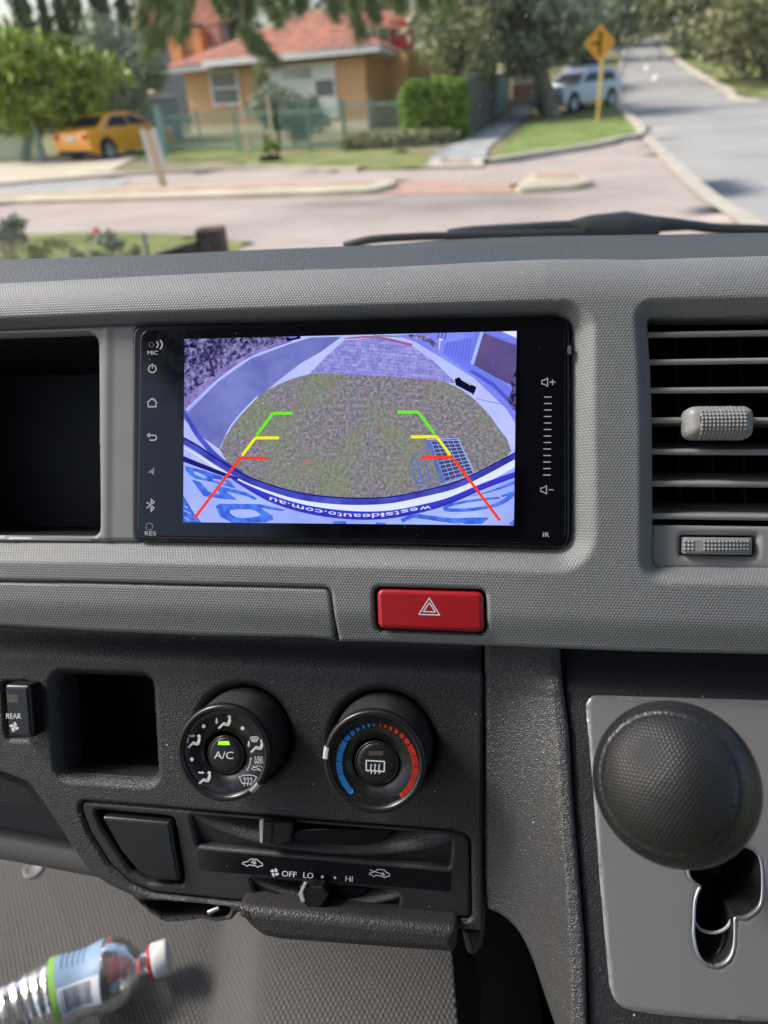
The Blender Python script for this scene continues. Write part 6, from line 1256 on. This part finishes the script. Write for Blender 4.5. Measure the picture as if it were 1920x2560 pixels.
MK = [(1120, 70, 10, 45), (1222, 110, 8, 60), (1232, 95, 6, 60), (1315, 40, 12, 55), (1340, 115, 5, 80), (1345, 150, 6, 70), (1282, 165, 9, 60), (1290, 160, 7, 50), (1640, 50, 26, 55), (1736, 20, 24, 55), (1740, 12, 10, 20), (1635, 3, 8, 70), (1200, 265, 6, 80), (1228, 240, 5, 70), (1142, 330, 6, 60), (1094, 358, 7, 80), (1686, 250, 6, 70), (1164, 437, 7, 70), (1158, 448, 6, 60), (1495, 326, 8, 50), (172, 235, 8, 60), (360, 195, 9, 120), (889, 218, 5, 60), (975, 95, 6, 90), (1830, 90, 3, 0), (1790, 87, 4, 0), (1450, 420, 4, 60), (1620, 420, 4, 60), (1497, 483, 4, 40), (765, 450, 4, 90), (800, 446, 5, 60), (810, 452, 3, 60), (380, 338, 4, 60), (480, 20, 3, 0), (1300, 30, 5, 60), (1222, 5, 5, 60), (1437, 3, 3, 60)]
for x, y, l_, a_ in MK+[(r.uniform(0, 1920), r.uniform(0, 500), r.uniform(1, 2.2), r.uniform(0, 90)) for _ in range(70)]:
    a_ = math.radians(a_); w = 1.1 if l_ > 3 else .7; dx, dy = math.cos(a_)*l_/2, -math.sin(a_)*l_/2; nx_, ny_ = math.sin(a_)*w, math.cos(a_)*w
    q = [WG(x-dx, y-dy, -.0015), WG(x+nx_, y+ny_, -.0015), WG(x+dx, y+dy, -.0015), WG(x-nx_, y-ny_, -.0015)]; m.add(q, [(0, 1, 2, 3), (3, 2, 1, 0)])
m.build('insect_marks', 'speck', ws)
def wiper(label, blade, arm, arm_r, cap, zz):
    t = thing('windscreen_wiper', label, 'wiper', tuple(WG(*cap[0], .05)), None, 'wipers parked at the foot of the windscreen'); 
    m = MB(); pts = [WG(x, y+15, .03+zz) for x, y in crv(blade, 6)]; m.tube(pts, .0045, 0, 8); m.build('rubber_blade', 'wiper_black', t)
    m = MB(); pts = [WG(x, y+15, .042+zz) for x, y in crv(arm, 6)]; m.tube(pts, list(np.interp(np.linspace(0, 1, len(pts)), np.linspace(0, 1, len(arm_r)), arm_r)), 0, 10); m.build('arm', 'wiper_black', t)
    m = MB(); a, b2 = WG(cap[0][0], cap[0][1]+13, .045+zz), WG(cap[1][0], cap[1][1]+13, .045+zz); m.tube([a, (a+b2)/2, b2], [.008, .012, .010], 0, 12); m.build('joint', 'wiper_black', t)
wiper('black wiper lying on the left with its broad pivot in the middle', [(860, 600), (930, 584), (1040, 577), (1115, 575), (1300, 570), (1460, 566)], [(1120, 576), (1180, 568), (1300, 557), (1420, 550), (1470, 553), (1560, 556), (1640, 556)], [.008, .008, .006, .006, .013, .019, .013], [(1118, 592), (1150, 592)], 0)
wiper('second black wiper, overlapping the first and running off to the right', [(1560, 590), (1700, 586), (1850, 580), (2100, 574)], [(1480, 560), (1560, 551), (1630, 546), (1720, 548), (1790, 556), (1920, 560), (2100, 566)], [.012, .014, .010, .006, .006, .006, .006], [(1540, 560), (1600, 560)], .02)
m = MB(); vs = []
for x in np.linspace(780, 2300, 30): a, b2 = WG(x, np.interp(x, [780, 960, 1400, 2300], [656, 630, 608, 598]), .06), WG(x, np.interp(x, [780, 960, 1400, 2300], [654, 621, 598, 592]), .05); vs += [tuple(a-[0, 0, .05]), tuple(b2-[0, 0, .0])]
m.add(vs, [(2*i, 2*i+2, 2*i+3, 2*i+1) for i in range(29)], 0, True); co_ = m.build('cowl_panel', 'wiper_black'); tag(co_, 'dark cowl strip under the wipers at the foot of the windscreen', 'cowl')
